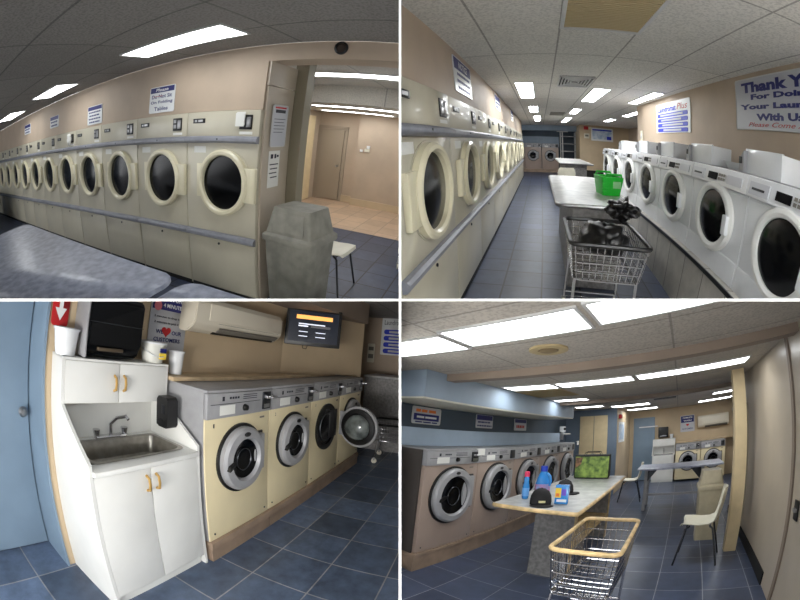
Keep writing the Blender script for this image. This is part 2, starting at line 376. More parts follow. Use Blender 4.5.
def cart(label, loc, rz, w, d, zr, zb, rimm, group=None, wires=True, zrim2=None):
    """wire laundry cart: rim w (x) by d (y) at height zr, basket floor at zb"""
    t = thing('laundry_cart', label, 'laundry cart', loc, rz, group)
    def loop(z, k, r=.06): return [(a, b, z) for a, b in rrect(-w/2*k, -d/2*k, w/2*k, d/2*k, r)]
    part('rim', MB().tube(loop(zr, 1), .016, 8, True), rimm, t)
    mb = MB(); lv = 4; kb = .86
    for i in range(1, lv+1):
        f = i/lv; mb.tube(loop(zr+(zb-zr)*f, 1+(kb-1)*f), .0045 if i < lv else .006, 5, True)
    nx, ny = max(6, int(w/.05)), max(6, int(d/.05))
    for i in range(nx+1):
        u = (i/nx-.5)*.9
        for s in (-1, 1): mb.tube([(u*w, s*d/2*.995, zr), (u*w*kb, s*d/2*kb, zb)], .003, 4)
        mb.tube([(u*w*kb, -d/2*kb, zb), (u*w*kb, d/2*kb, zb)], .003, 4)
    for i in range(ny+1):
        u = (i/ny-.5)*.9
        for s in (-1, 1): mb.tube([(s*w/2*.995, u*d, zr), (s*w/2*kb, u*d*kb, zb)], .003, 4)
        if i % 2 == 0: mb.tube([(-w/2*kb, u*d*kb, zb), (w/2*kb, u*d*kb, zb)], .003, 4)
    part('wire_basket', mb, M['chrome'], t)
    fr = MB(); q = .42
    for sx in (-1, 1):
        fr.tube([(sx*w*q, -d*q, .09), (sx*w*q*.96, -d*q*.9, zb-.01), (sx*w*q*.96, d*q*.9, zb-.01), (sx*w*q, d*q, .09)], .011, 8)
    for sy in (-1, 1): fr.tube([(-w*q, sy*d*q, .14), (w*q, sy*d*q, .14)], .009, 8)
    part('base_frame', fr, M['chrome'], t)
    rk = MB()
    for i in range(7): rk.tube([(-w*q, (i/6-.5)*d*.8, .15), (w*q, (i/6-.5)*d*.8, .15)], .003, 4)
    part('lower_rack', rk, M['chrome'], t)
    for sx in (-1, 1):
        for sy in (-1, 1):
            c = part('caster', MB().box(sx*w*q-.02, sy*d*q-.012, .05, sx*w*q+.02, sy*d*q+.012, .092, .004), M['steel'], t)
            part('wheel', MB().lathe([(.0, -.012), (.036, -.012), (.04, -.006), (.04, .006), (.036, .012), (0, .012)], (sx*w*q, sy*d*q, .04), (1,0,0), 20), M['offwhite'], c)
    return t

def chair(label, loc, rz, group=None, m=None):
    """moulded shell chair; sitter faces -y"""
    t = thing('shell_chair', label, 'chair', loc, rz, group)
    prof = [(-.215, .415), (-.20, .44), (-.1, .435), (0, .425), (.1, .43), (.16, .455), (.195, .51), (.215, .58), (.235, .67), (.25, .75), (.26, .80), (.262, .815)]
    wd = [.36, .40, .43, .43, .41, .385, .38, .40, .41, .39, .34, .28]
    mb = MB(); n = 9; L1 = []; L2 = []
    for (y, z), w in zip(prof, wd):
        r1 = []; r2 = []
        for j in range(n):
            u = j/(n-1)*2-1; c = .03*u*u
            dy, dz = (-.02*u*u, c) if z < .46 else (-.045*u*u, 0)
            r1.append((u*w/2, y+dy, z+dz)); r2.append((u*w/2, y+dy+(.0 if z < .46 else .008), z+dz-(.008 if z < .46 else 0)))
        L1.append(r1); L2.append(r2)
    mb.loft([a+b[::-1] for a, b in zip(L1, L2)])
    part('shell', mb, m or M['offwhite'], t, 50)
    for sx in (-1, 1):
        part('leg', MB().tube([(sx*.15, -.12, .425), (sx*.17, -.17, .40), (sx*.22, -.24, 0)], .0115, 8), M['darksteel'], t)
        part('leg', MB().tube([(sx*.15, .10, .43), (sx*.17, .14, .40), (sx*.21, .25, 0)], .0115, 8), M['darksteel'], t)
    part('cross_brace', MB().tube([(-.16, -.14, .41), (.16, -.14, .41)], .009, 6).tube([(-.16, .11, .415), (.16, .11, .415)], .009, 6), M['darksteel'], t)
    part('hand_slot', MB().box(-.06, .213, .62, .06, .232, .66, .008), M['black'], t)
    return t

def bin_(label, loc, rz, w, d, h, m, hood=True, ht=.26):
    t = thing('trash_bin', label, 'trash bin', loc, rz)
    k = .82
    def rr(kx, z, r=.03): return [(a, b, z) for a, b in rrect(-w/2*kx, -d/2*kx, w/2*kx, d/2*kx, r)]
    part('bin_body', MB().loft([rr(k, 0), rr(.95, h-.03), rr(.96, h)]), m, t)
    lid = part('lid', MB().loft([rr(1.02, h-.045), rr(1.04, h-.03), rr(1.03, h+.005), rr(.96, h+.02), rr(.92, h+.025), rr(.74, h+ht-.01), rr(.72, h+ht)]), m, t)
    part('flap', MB().loft([[(a*.8, b, c) for a, b, c in ((-w*.40, -d*.462, h+.05), (w*.40, -d*.462, h+.05), (w*.35, -d*.38, h+ht-.04), (-w*.35, -d*.38, h+ht-.04))],
                            [(a*.8, b-.006, c) for a, b, c in ((-w*.40, -d*.462, h+.05), (w*.40, -d*.462, h+.05), (w*.35, -d*.38, h+ht-.04), (-w*.35, -d*.38, h+ht-.04))]]), m, lid)
    return t

def ac_unit(label, loc, rz, w=1.15, h=.27, d=.2):
    """wall split unit; back on y=0, looks along -y, centred in x, bottom at z=0"""
    t = thing('air_conditioner', label, 'air conditioner', loc, rz)
    part('case', MB().prism([(0, .01), (0, h), (-d*.8, h), (-d, h-.05), (-d, .09), (-d*.9, .05), (-d*.5, 0), (-.02, 0)], -w/2, w/2, 'x', .008), M['acwhite'], t)
    part('air_slot', MB().prism([(-d*.96, .088), (-d*.99, .088), (-d*.56, .0), (-d*.5, .0)], -w*.28, w*.46, 'x'), M['black'], t)
    part('louvre', MB().prism([(-d*.98, .055), (-d*1.0, .05), (-d*.8, .015), (-d*.78, .02)], -w*.27, w*.45, 'x'), M['ventgrey'], t)
    part('front_panel', MB().box(-w*.46+.1, -d-.006, .10, w*.49, -d+.01, h-.04, .008), M['acwhite'], t)
    return t
def blob(n, rx, ry, rz_, amp, sc_, seed, flat=.0):
    mb = MB(); bmesh.ops.create_icosphere(mb.bm, subdivisions=n, radius=1)
    for v in mb.bm.verts:
        k = 1+amp*noise.noise(v.co*sc_+Vector((seed, 0, 0)))+amp*.4*noise.noise(v.co*sc_*3+Vector((seed, 5, 0)))
        v.co = Vector((v.co.x*rx*k, v.co.y*ry*k, max(v.co.z, -1+flat)*rz_*k))
    return mb

# ================================================================== ROOM ONE: the long wall of dryers
GRID1 = tilemat('ceiling tiles, dryer wall', (150,146,142), .05, (112,110,108), 1.22, .61, -1.5, 1.36, .02, .8, 6, speck=.28, bump=.2)
NAVY1 = tilemat('navy slate floor tile', (58,66,86), .2, (20,22,28), .38, .38, .05, .02, .018, .42, 7)
NAVY2 = tilemat('navy slate floor tile, pale joints', (82,96,118), .34, (142,142,144), .41, .41, .0, .03, .010, .36, 7)
NAVY3 = tilemat('navy slate floor tile, thin joints', (66,76,98), .2, (140,144,152), .45, .45, -.02, .15, .008, .34, 5)
BEIGE1 = tilemat('beige floor tile', (186,160,134), .1, (150,132,114), .40, .40, .1, 0, .014, .4, 4)
SIDE = (-1, 1); RM = room(-.1557189, -.4701828, .1719925, 1.6930407)
D1, E1, W1 = 2.469, -1.80, .925
struct('floor', MB().box(-13, -3, -.1, 2, 5.4, 0), NAVY1)
struct('floor', MB().box(-6, 5.4, -.1, 2, 8.2, 0), BEIGE1)
struct('ceiling', MB().box(-13, -3, 2.42, 2, D1, 2.5), GRID1)
struct('ceiling', MB().box(-6, D1+.25, 2.42, 2, 5.0, 2.5).box(-6, 5.0, 2.13, 2, 8.2, 2.5), tilemat('ceiling tiles, back room', (196,192,184), .05, (150,148,144), 1.22, .61, -1.5, 1.36, .016, .8, 6, speck=.22, bump=.2))  # same tile in a lighter colour, standing in for brighter light there
struct('wall_back', MB().box(-12.9, D1+.006, 1.84, E1, D1+.16, 2.42), M['tan'])
struct('wall_left', MB().box(-13, -3, 0, -12.9, 3.3, 2.42), M['bluegrey'])
struct('beam', MB().box(E1, D1+.006, 2.27, 2, D1+.25, 2.42), M['tan'])
struct('trim_1', MB().box(E1+.002, D1+.03, 0, -1.776, 2.93, 2.05).box(E1+.002, D1+.02, 2.06, -1.774, 2.93, 2.27), M['greige'])
struct('column', MB().box(-1.80, 2.935, 0, -1.66, 3.07, 2.42), mat('olive grey column paint', (128,120,100), .5))
struct('wall_far', MB().box(-3.9, 7.6, 0, -2.72, 7.75, 2.13).box(-2.72, 7.4, 0, 2, 7.55, 2.13), M['tan'])
struct('wall_side', MB().box(-3.95, 4.6, 0, -3.8, 7.6, 2.42), M['tan'])
struct('baseboard_far', MB().box(-3.1, 7.575, 0, -2.722, 7.598, .16).box(-2.72, 7.375, 0, 2, 7.398, .16), M['tan2'])
dr = struct('door_1', MB().box(-3.72, 7.55, .02, -3.12, 7.59, 1.72, .006).box(-3.80, 7.57, 0, -3.73, 7.598, 1.80).box(-3.11, 7.57, 0, -3.04, 7.598, 1.8).box(-3.8, 7.57, 1.73, -3.04, 7.598, 1.8), mat('tan door paint', (158,144,126), .5))
part('door_handle', MB().cyl((-3.2, 7.55, .85), (-3.2, 7.49, .85), .03), M['steel'], dr)
dr = struct('door_2', MB().box(-3.8, 5.7, .02, -3.77, 6.45, 2.0, .006).box(-3.8, 6.5, .02, -3.77, 7.3, 2.0, .006), M['creampost'])
part('door_handle', MB().tube([(-3.77, 6.42, .95), (-3.72, 6.42, 1.0), (-3.72, 6.42, 1.1), (-3.77, 6.42, 1.15)], .012), M['steel'], dr)
part('sign_strip', MB().box(-3.772, 6.2, 1.3, -3.762, 6.3, 1.65), M['black'], dr)
# ceiling lamps of room one
lamp('long bright ceiling panel above the nearest cream dryers', -3.0, 1.74, -1.72, 2.08, 2.42, 'ceiling panels over the cream dryer row')
lamp('ceiling panel above the fourth and fifth cream dryers', -5.75, 1.74, -4.6, 2.08, 2.42, 'ceiling panels over the cream dryer row')
lamp('farthest ceiling panel along the cream dryer row', -8.5, 1.74, -7.2, 2.08, 2.42, 'ceiling panels over the cream dryer row')
lamp('long ceiling strip just past the soffit, first beyond the grey bin', -2.7, 3.85, -.35, 4.15, 2.42, 'ceiling strips in the back room')
lamp('middle ceiling strip of the back room', -3.0, 5.45, -1.05, 5.75, 2.13, 'ceiling strips in the back room')
lamp('ceiling strip closest to the tan door', -3.45, 6.75, -1.85, 7.05, 2.13, 'ceiling strips in the back room')
s_ = thing('ceiling_speaker', 'dark round speaker on the soffit above the back room', 'speaker', (-1.15, D1+.004, 2.36))
part('speaker_ring', MB().lathe([(.055, 0), (.055, .014), (.04, .018), (.04, 0)], (0,0,0), (0,-1,0), 28, closed=True), M['black'], s_)
part('speaker_mesh', MB().lathe([(0, .02), (.025, .016), (.04, .006), (0, .002)], (0,0,0), (0,-1,0), 28), M['brown'], s_)
# dryers
g1 = 'cream tumble dryers in the long wall'
d0 = make_dryer(W1, 1.837, 1.57, .633, 1.166, .312, 1, .44, 'cream tumble dryer beside the grey bin, paper slip on its coin box', g1, (E1-.5*W1, D1, 0), 0, .07)
for i in range(1, 12):
    if i == 11: lb = 'cream tumble dryer at the far end of the dryer wall'
    elif i == 4: lb = 'cream tumble dryer with a crumpled paper on its coin box'
    else: lb = 'cream tumble dryer, %s counting from the grey bin' % ORD[i]
    dup(d0, (E1-(i+.5)*W1, D1, 0), 0, lb)
solo('paper_slip', MB().box(-.05, -.002, -.06, .05, .0, .06).box(-.052, -.012, -.07, .048, -.010, .05), M['label'], 'white paper slip taped on the coin box of the dryer beside the grey bin', 'paper', (E1-.5*W1+.26, D1-.03, 1.76), 0)
solo('crumpled_paper', blob(3, .07, .03, .08, .5, 2, 3), M['label'], 'crumpled white paper stuck on the coin box of the fifth dryer', 'paper', (E1-4.5*W1+.3, D1-.065, 1.72), 0)
# signs above the dryers
def notice(label, loc, rz, w, h, lines, band=.22, bandtxt=None, group=None, m=None, cols=None, bold=.02):
    t = sign_board(label, loc, rz, w, h, m, group)
    y = -.0085
    if band: part('blue_band', MB().box(-w*.47, y-.001, h*(.47-band), w*.47, y+.001, h*.47), M['navy'], t, 0)
    if bandtxt: text_mesh(bandtxt, M['signwhite'], w*.5, h*band*.62, 0, h*(.47-band/2), y-.0015, parent=t, bold=bold, shear=.2)
    top = .47-band-.03; n = len(lines); st = (top+.46)/n
    for i, (txt, wf) in enumerate(lines):
        if txt == '~':
            random.seed(i+n); x = -w*wf/2; bb = []
            while x < w*wf/2-.02:
                l = random.uniform(.03, .08); zc_ = h*(top-st*(i+.5)); bb.append((x, zc_-h*st*.2, min(x+l, w*wf/2), zc_+h*st*.2)); x += l+.014
            bars(bb, y-.001, t, (cols or {}).get(i, M['navy']), 'faded_lettering'); continue
        text_mesh(txt, (cols or {}).get(i, M['navy']), w*wf, h*st*.62, 0, h*(top-st*(i+.5)), y-.0005, parent=t, bold=bold)
    return t
g = 'notices above the cream dryers'
t = notice('white sign reading Do Not Sit On Folding Tables above the dryers', (-3.2, D1+.004, 2.02), 0, .45, .29, [('Do Not Sit', .8), ('On Folding', .88), ('Tables', .55)], .2, 'Please', g)
part('red_underline', MB().box(-.155, -.0105, .036, .02, -.0095, .040), M['red'], t, 0)
notice('white notice with a blue band above the fourth dryer', (-4.83, D1+.004, 2.0), 0, .47, .26, [('~', 0.80), ('~', 0.72), ('~', 0.80), ('~', 0.72)], .2, None, g)
notice('small white notice above the sixth dryer, a lamp glinting on it', (-6.55, D1+.004, 2.08), 0, .46, .2, [('~', 0.80), ('~', 0.72)], .3, None, g)
notice('farthest small white notice above the dryer row', (-8.4, D1+.004, 2.13), 0, .5, .2, [('~', 0.80), ('~', 0.72)], .3, None, g)
# on the end panel
RZ = PI/2
t = sign_board('grey framed notice on the side panel over the grey bin', (-1.768, 2.70, 1.70), RZ, .24, .38, M['signgrey'], rim=True)
bars([(-.08, .12, .08, .15), (-.09, .06, .09, .065), (-.09, .03, .07, .035), (-.09, 0, .09, .005), (-.09, -.03, .08, -.025), (-.09, -.06, .06, -.055)], -.009, t, M['darkprint'])
part('red_heading', MB().box(-.09, -.0095, .16, .09, -.008, .175), M['red'], t, 0)
t = solo('paper_notice', MB().box(-.09, -.002, -.17, .09, 0, .17), M['label'], 'white paper notice taped to the side panel below the grey framed one', 'paper notice', (-1.773, 2.68, 1.30), RZ)
part('lettering', MB().box(-.06, -.003, .10, -.02, -.0015, .14).box(0, -.003, .10, .03, -.0015, .14).box(.04, -.003, .11, .07, -.0015, .13).box(-.07, -.003, .04, .07, -.0015, .05).box(-.06, -.003, 0, .06, -.0015, .01).box(-.07, -.003, -.04, .05, -.0015, -.03).box(-.05, -.003, -.08, .06, -.0015, -.07), M['darkprint'], t, 0)
# bin, chair, tables, cart
bin_('large worn grey trash bin with a hooded lid beside the dryers', (-1.40, 2.60, 0), -.10, .53, .44, .76, M['binGrey'], ht=.25)
chair('white shell chair tucked behind the grey trash bin', (-1.36, 3.22, 0), PI/2-.05)
cart('laundry cart standing at the edge of the back room', (-.62, 4.5, 0), .2, .5, .75, .62, .36, M['offwhite'])
def folding_table(label, x0, y0, x1, y1, z, topm, loc_z=0, rad=.12, group=None, edge=None, legs='pedestal', legm=None):
    cx, cy = (x0+x1)/2, (y0+y1)/2; a, b = (x1-x0)/2, (y1-y0)/2
    t = thing('folding_table', label, 'folding table', (cx, cy, 0), 0, group)
    part('tabletop', MB().prism(rrect(-a, -b, a, b, rad, 8), z-.03, z, 'z', .004), topm, t)
    if edge: part('edge_band', MB().tube([(p, q, z-.02) for p, q in rrect(-a, -b, a, b, rad, 8)], .019, 8, True), edge, t)
    return t
t = folding_table('big blue-grey marbled folding table across from the dryers', -4.9, .12, -1.6, 1.32, .8, M['laminate'], group='marbled folding tables by the dryer wall')
part('base', MB().box(-1.3, -.3, 0, -1.24, .3, .77).box(1.24, -.3, 0, 1.3, .3, .77).box(-1.24, -.03, .1, 1.24, .03, .77), M['greymarble'], t)
t = folding_table('marbled folding table corner just right of the big one', -1.50, .2, -.45, 1.32, .8, M['laminate'], group='marbled folding tables by the dryer wall')
part('base', MB().box(-.35, -.3, 0, .35, .3, .77), M['greymarble'], t)
t = folding_table('distant marbled folding table at the far end of the dryer wall', -12.3, 1.0, -9.9, 1.9, .8, M['laminate'], group='marbled folding tables by the dryer wall')
part('base', MB().box(-.9, -.3, 0, .9, .3, .77), M['greymarble'], t)
th_ = thing('thermostat', 'small white thermostat cluster on the back room wall', 'thermostat', (-2.45, 7.395, 1.32))
part('dial', MB().box(-.07, -.03, -.05, .05, 0, .03, .008), M['offwhite'], th_)
part('sensor', MB().box(-.02, -.05, .03, .05, 0, .10, .01).box(-.18, -.015, -.06, -.11, 0, .0, .004), M['white'], th_)

# ================================================================== ROOM TWO: the corridor of washers
SIDE = (1, 1); RM = room(-.4430189, -.4430018, -.1102656, 1.3419508)
GRID2 = tilemat('ceiling tiles, corridor', (222,219,212), .04, (160,158,152), .56, 1.7, -.34, 1.6, .016, .8, 5, speck=.22, bump=.2)
Y0, W2 = 1.9679, 1.1292; LX = -.6498
struct('floor', MB().box(-3, -1, -.1, 5, 18, 0), NAVY1)
struct('ceiling', MB().box(-3, -1.5, 2.206, 5, 18, 2.3), GRID2)
struct('wall_left', MB().box(LX-.2, -1.5, 1.726, LX-.006, 13.9, 2.206).box(-2.6, 14.4, 0, -2.5, 17, 2.2), M['tan'])
struct('wall_right', MB().box(2.0165, -1, 0, 2.16, 7.0, 2.206).box(2.16, 6.85, 0, 3.9, 7.0, 2.206).box(3.9, 6.85, 0, 4.0, 15, 2.206), M['tan'])
struct('wall_far', MB().box(1.75, 15, 0, 4, 15.15, 2.206).box(1.75, 15.15, 0, 1.9, 17, 2.206), M['tan2'])
struct('wall_back', MB().box(-2.5, 17, 0, 1.9, 17.15, 2.206), M['slate'])
struct('trim_2', MB().box(-2.5, 16.2, 1.96, 1.75, 16.99, 2.2), M['paleblue'])
struct('baseboard_far', MB().box(1.75, 14.97, 0, 3.9, 14.995, .3), M['black'])
struct('trim_3', MB().box(-2.4, 16.85, 1.2, .95, 16.99, 1.68), M['paleblue'])
g = 'ceiling panels over the corridor'
for i, (a, b, c, d, lb) in enumerate([(-.29, 4.85, -.02, 6.55, 'ceiling panel nearest the camera on the dryer side'), (-.2, 8.05, .03, 9.6, 'second ceiling panel along the dryer side'), (-.13, 10.9, .1, 13.3, 'far ceiling panel on the dryer side, by the blue soffit'),
    (.85, 5.2, 1.12, 6.85, 'ceiling panel behind the slotted air vent'), (.85, 8.4, 1.07, 9.75, 'second ceiling panel down the middle of the corridor'), (.88, 11.2, 1.1, 13.8, 'farthest ceiling panel in the middle of the corridor'),
    (1.70, 5.0, 1.90, 6.6, 'ceiling panel above the price sign'), (2.25, 7.9, 2.45, 9.4, 'ceiling panel past the corner of the tan wall'), (2.2, 10.7, 2.42, 11.9, 'small ceiling panel closest to the laundry poster')]):
    lamp(lb, a, b, c, d, 2.206, g, M['diffuser'] if 'price' in lb else M['diffuser2'])
lamp('added unseen ceiling panel over the viewpoint, on the dryer side', -.29, -.9, -.02, .55, 2.206, g, mat('added lamp diffuser', (250,252,250), .4, emit=(250,253,255), es=48.))  # panel added out of view to brighten the corridor
lamp('added unseen ceiling panel over the viewpoint, in the middle of the corridor', .85, -.7, 1.12, .6, 2.206, g, MATS['added lamp diffuser'])  # second added panel, unseen, for more corridor light
t = thing('return_grille', 'large square tan return air grille in the corridor ceiling', 'air grille', (.51, 2.12, 2.206))
part('frame', MB().box(-.29, -.4, -.012, .29, -.37, 0).box(-.29, .37, -.012, .29, .4, 0).box(-.29, -.37, -.012, -.265, .37, 0).box(.265, -.37, -.012, .29, .37, 0), M['alum'], t, 0)
mb = MB()
for i in range(24): mb.box(-.265, -.365+i*.0305, -.009, .265, -.348+i*.0305, -.003)
part('slats', mb, M['grille'], t, 0); part('backing', MB().box(-.265, -.37, -.002, .265, .37, 0), mat('tan filter cloth', (88,74,50), .8), t, 0)
t = thing('ceiling_vent', 'grey slotted air vent in the corridor ceiling', 'air vent', (.53, 4.75, 2.206))
mb = MB()
for k in range(5):
    a, b = .22-k*.04, .38-k*.07
    mb.box(-a, -b, -.02, a, -b+.03, 0).box(-a, b-.03, -.02, a, b, 0).box(-a, -b, -.02, -a+.016, b, 0).box(a-.016, -b, -.02, a, b, 0)
part('louvres', mb, M['alum'], t, 0); part('backing', MB().box(-.22, -.38, -.003, .22, .38, 0), M['blackrub'], t, 0)
t = thing('ceiling_vent', 'small dark vent far down the corridor ceiling', 'air vent', (.55, 10.0, 2.206)); part('louvres', MB().box(-.2, -.5, -.015, .2, -.3, 0).box(-.2, -.15, -.015, .2, .1, 0).box(-.2, .25, -.015, .2, .5, 0), M['ventgrey'], t, 0)
# dryers on the left
g2 = 'cream tumble dryers along the corridor'
e0 = make_dryer(W2, 1.725, 1.438, .668, 1.072, .295, -1, .5, 'cream tumble dryer nearest the camera in the corridor', g2, (LX, Y0, 0), PI/2, sx=1.2)
for i in range(1, 11):
    dup(e0, (LX, Y0+i*W2, 0), PI/2, 'last cream dryer of the corridor, by the far blue wall' if i == 10 else 'corridor tumble dryer, %s from the camera along the notice wall' % ORD[i])
g = 'notices on the wall above the corridor dryers'
notice('white NOTICE sign with a blue heading on the corridor wall', (LX-.004, 3.22, 1.975), PI/2, .72, .33, [('~', .7), ('~', .75), ('~', .7)], .33, 'NOTICE', g)
notice('white notice second along the corridor wall', (LX-.004, 5.9, 2.03), PI/2, .7, .24, [('~', .8), ('~', .7)], .33, None, g)
notice('small white notice farthest along the corridor wall', (LX-.004, 9.0, 2.05), PI/2, .7, .26, [('~', .8), ('~', .7)], .33, None, g)
# tiled plinth and washers on the right
solo('washer_plinth', MB().box(1.40, .2, 0, 2.0, 8.25, .531), M['tileplinth'], 'long grey tiled plinth under the row of white washers', 'plinth', (0,0,0), smooth=0)
solo('plinth_edge', MB().box(1.385, .2, .50, 1.398, 8.25, .534), M['darksteel'], 'dark metal edge strip along the grey tiled plinth', 'edge strip', (0,0,0), smooth=0)
g3 = 'white front load washers in the corridor'; Q0, V = 2.1327, .9629
w0 = make_white_washer(V, .779, .268, .40, 'white front load washer closest to the camera, cut by the picture edge', (1.4654, Q0-.5*V, .534), -PI/2, g3)
for i in range(1, 7):
    dup(w0, (1.4654, Q0+(i-.5)*V, .534), -PI/2, 'white front load washer farthest along the tiled plinth' if i == 6 else 'white front load washer, %s from the camera on the tiled plinth' % ORD[i])
for y, lb in ((2.13, 'white coin box under the thank you sign, nearest the camera'), (3.2, 'white coin box, second from the camera on the washers'), (4.2, 'white coin box in the middle of the washer row'), (5.25, 'white coin box under the price sign, fourth from the camera'), (6.5, 'white coin box farthest along the washers')):
    coin_box(lb, (1.62, y+.08, 1.315), -PI/2)
solo('plastic_tray', MB().loft([[(a, b, 0) for a, b in rrect(-.16, -.1, .16, .1, .05)], [(a, b, .05) for a, b in rrect(-.2, -.13, .2, .13, .06)], [(a, b, .06) for a, b in rrect(-.21, -.14, .21, .14, .06)]]), M['white'], 'shallow white plastic tray on a washer between two coin boxes', 'tray', (1.80, 2.72, 1.315), -PI/2)
# wall signs on the right
t = sign_board('large white thank you sign on the tan wall above the white washers', (2.0125, 2.47, 1.928), -PI/2, 1.46, .455, M['signgrey'], rim=True)
for txt, w, z in (('Thank You', 1.25, .145), ('For Doing', .92, .05), ('Your Laundry', 1.32, -.035), ('With Us!', .75, -.12)):
    text_mesh(txt, M['navy'], w*.98, .062 if txt != 'Thank You' else .095, 0, z, -.0105, parent=t, bold=.05)
text_mesh('Please Come Again', M['red'], 1.05, .05, .02, -.19, -.0105, parent=t, bold=.0, shear=.35)
t = sign_board('white price sign with blue bars on the tan corridor wall', (2.0125, 5.08, 1.885), -PI/2, 1.4, .45, M['signwhite'])
text_mesh('Laundromat', M['blueprint'], .78, .085, -.2, .135, -.0095, parent=t, bold=.03); text_mesh('Plus', M['red'], .38, .085, .42, .14, -.0095, parent=t, shear=.3)
for k in range(4):
    z = .04-.075*k
    part('blue_bar', MB().prism(rrect(-.62, z-.028, .62, z+.028, .027), -.0115, -.008, 'y'), M['blueprint'], t)
    bars([(-.5+.05*k, z-.014, .45-.06*(k % 2), z+.014)], -.012, t, M['signgrey'], 'price_line')
t = sign_board('light switch plate at the corner of the tan corridor wall', (2.0125, 6.7, 1.6), -PI/2, .16, .24, M['offwhite']); part('switch', MB().box(-.02, -.02, -.03, .02, -.006, .03, .004), M['white'], t)
t = sign_board('framed laundry poster on the far tan wall', (2.72, 14.99, 1.84), 0, .95, .54, M['signwhite'], rim=True)
part('poster_picture', MB().box(-.42, -.0095, -.2, .42, -.008, .2), mat('pale blue poster print', (150,176,204), .5, col2=(214,222,230), vscale=6), t, 0)
part('poster_heading', MB().box(-.42, -.0105, .16, .42, -.009, .22).box(.2, -.0105, -.2, .4, -.009, -.06), M['blueprint'], t, 0)
al = thing('fire_alarm', 'red fire alarm horn high on the far tan wall', 'fire alarm', (2.02, 14.99, 2.08)); part('horn', MB().box(-.09, -.08, -.07, .09, 0, .07, .01), M['red'], al); part('strobe', MB().box(.12, -.06, -.04, .24, 0, .06, .01), M['offwhite'], al)
th_ = thing('thermostat', 'white thermostat box left of the laundry poster', 'thermostat', (2.05, 14.99, 1.75)); part('case', MB().box(-.11, -.05, -.1, .11, 0, .1, .01), M['offwhite'], th_); part('dial', MB().box(-.07, -.055, -.03, .07, -.049, .05), M['ventgrey'], th_)
# middle tables, chair, cart
t = folding_table('pale marbled folding table in the corridor holding the green basket', .15, 2.92, .90, 5.5, .85, M['laminate2'], rad=.07, group='folding tables down the corridor', edge=M['steel'])
part('base', MB().box(-.22, -1.05, 0, .30, -1.0, .81).box(-.22, 1.0, 0, .30, 1.05, .81).box(-.22, -1.0, 0, -.18, 1.0, .81), M['greymarble'], t)
t = folding_table('second pale folding table far down the corridor', .55, 9.3, 1.45, 12.4, .85, M['laminate2'], rad=.07, group='folding tables down the corridor', edge=M['steel'])
part('base', MB().box(-.3, -1.3, 0, .3, 1.3, .81), M['greymarble'], t)
chair('off white shell chair between the two corridor tables, its back to the camera', (.62, 8.2, 0), PI)
gb = thing('plastic_basket', 'bright green plastic basket on the corridor folding table', 'basket', (.74, 3.7, .851), .15)
mb = MB(); mb.loft([[(a, b, 0) for a, b in rrect(-.10, -.13, .10, .13, .03)], [(a, b, .19) for a, b in rrect(-.125, -.16, .125, .16, .03)], [(a, b, .19) for a, b in rrect(-.118, -.153, .118, .153, .03)], [(a, b, .01) for a, b in rrect(-.093, -.123, .093, .123, .03)]])
part('basket_body', mb, M['green'], gb)
mb = MB()
for i in range(5): mb.box(-.115, -.151-.002, .04+i*.028, -.03, -.140, .052+i*.028, .002)
for s_y in (-1, 1): mb.tube([(-.1, s_y*.15, .17), (-.08, s_y*.17, .22), (.08, s_y*.17, .22), (.1, s_y*.15, .17)], .012, 8)
part('handle', mb, M['green'], gb)
part('basket_inside', MB().box(.0, -.158, .08, .09, -.150, .15, .004), mat('pale green lining', (150,214,150), .5), gb)
cart('chrome laundry cart with a black rim in front of the corridor table', (.47, 2.42, 0), 0, .54, .74, .75, .50, M['black'])
bg = thing('bin_bag', 'shiny black bin bag slumped in the black rimmed cart', 'bin bag', (.48, 2.45, .70), .3)
part('bag_body', blob(4, .155, .19, .12, .4, 1.6, 2), M['bagblack'], bg, 80); part('bag_knot', blob(4, .10, .11, .07, .8, 2.2, 8), M['bagblack'], bg, 80).location = (.16, .02, .20)
# far end of the corridor
g = 'bronze washers at the far end of the corridor'
f0 = make_front_washer(.78, .15, 1.35, M['bronze'], .24, .78, 'bronze washer at the corridor end, beside the last dryer', (-.29, 16.3, 0), 0, g, .54, None)
dup(f0, (.51, 16.3, 0), 0, 'bronze washer at the corridor end, beside the shelf unit'); dup(f0, (-1.09, 16.3, 0), 0, 'bronze washer at the corridor end, half hidden by the dryers')
solo('washer_plinth', MB().box(-1.5, 16.28, 0, .9, 16.83, .148), M['plinthtan'], 'brown plinth under the bronze washers at the corridor end', 'plinth', (0,0,0))
sh = thing('shelf_unit', 'grey open shelf unit beside the bronze washers at the corridor end', 'shelf unit', (1.35, 16.3, 0))
part('upright', MB().box(-.36, 0, 0, -.33, .5, 1.9), M['alum'], sh); part('upright', MB().box(.33, 0, 0, .36, .5, 1.9), M['alum'], sh)
for z in (.6, 1.0, 1.35, 1.7): part('shelf', MB().box(-.36, 0, z, .36, .5, z+.03), M['greypan'], sh)
solo('folding_cart_bar', MB().tube([(.0, 0, .09), (.0, 0, 1.9)], .02, 8).tube([(-.25, 0, 1.9), (.25, 0, 1.9)], .02, 8).box(-.25, -.2, 0, .25, .2, .09, .02), M['alum'], 'tall chrome garment bar standing before the shelf unit', 'garment rail', (1.05, 15.6, 0))

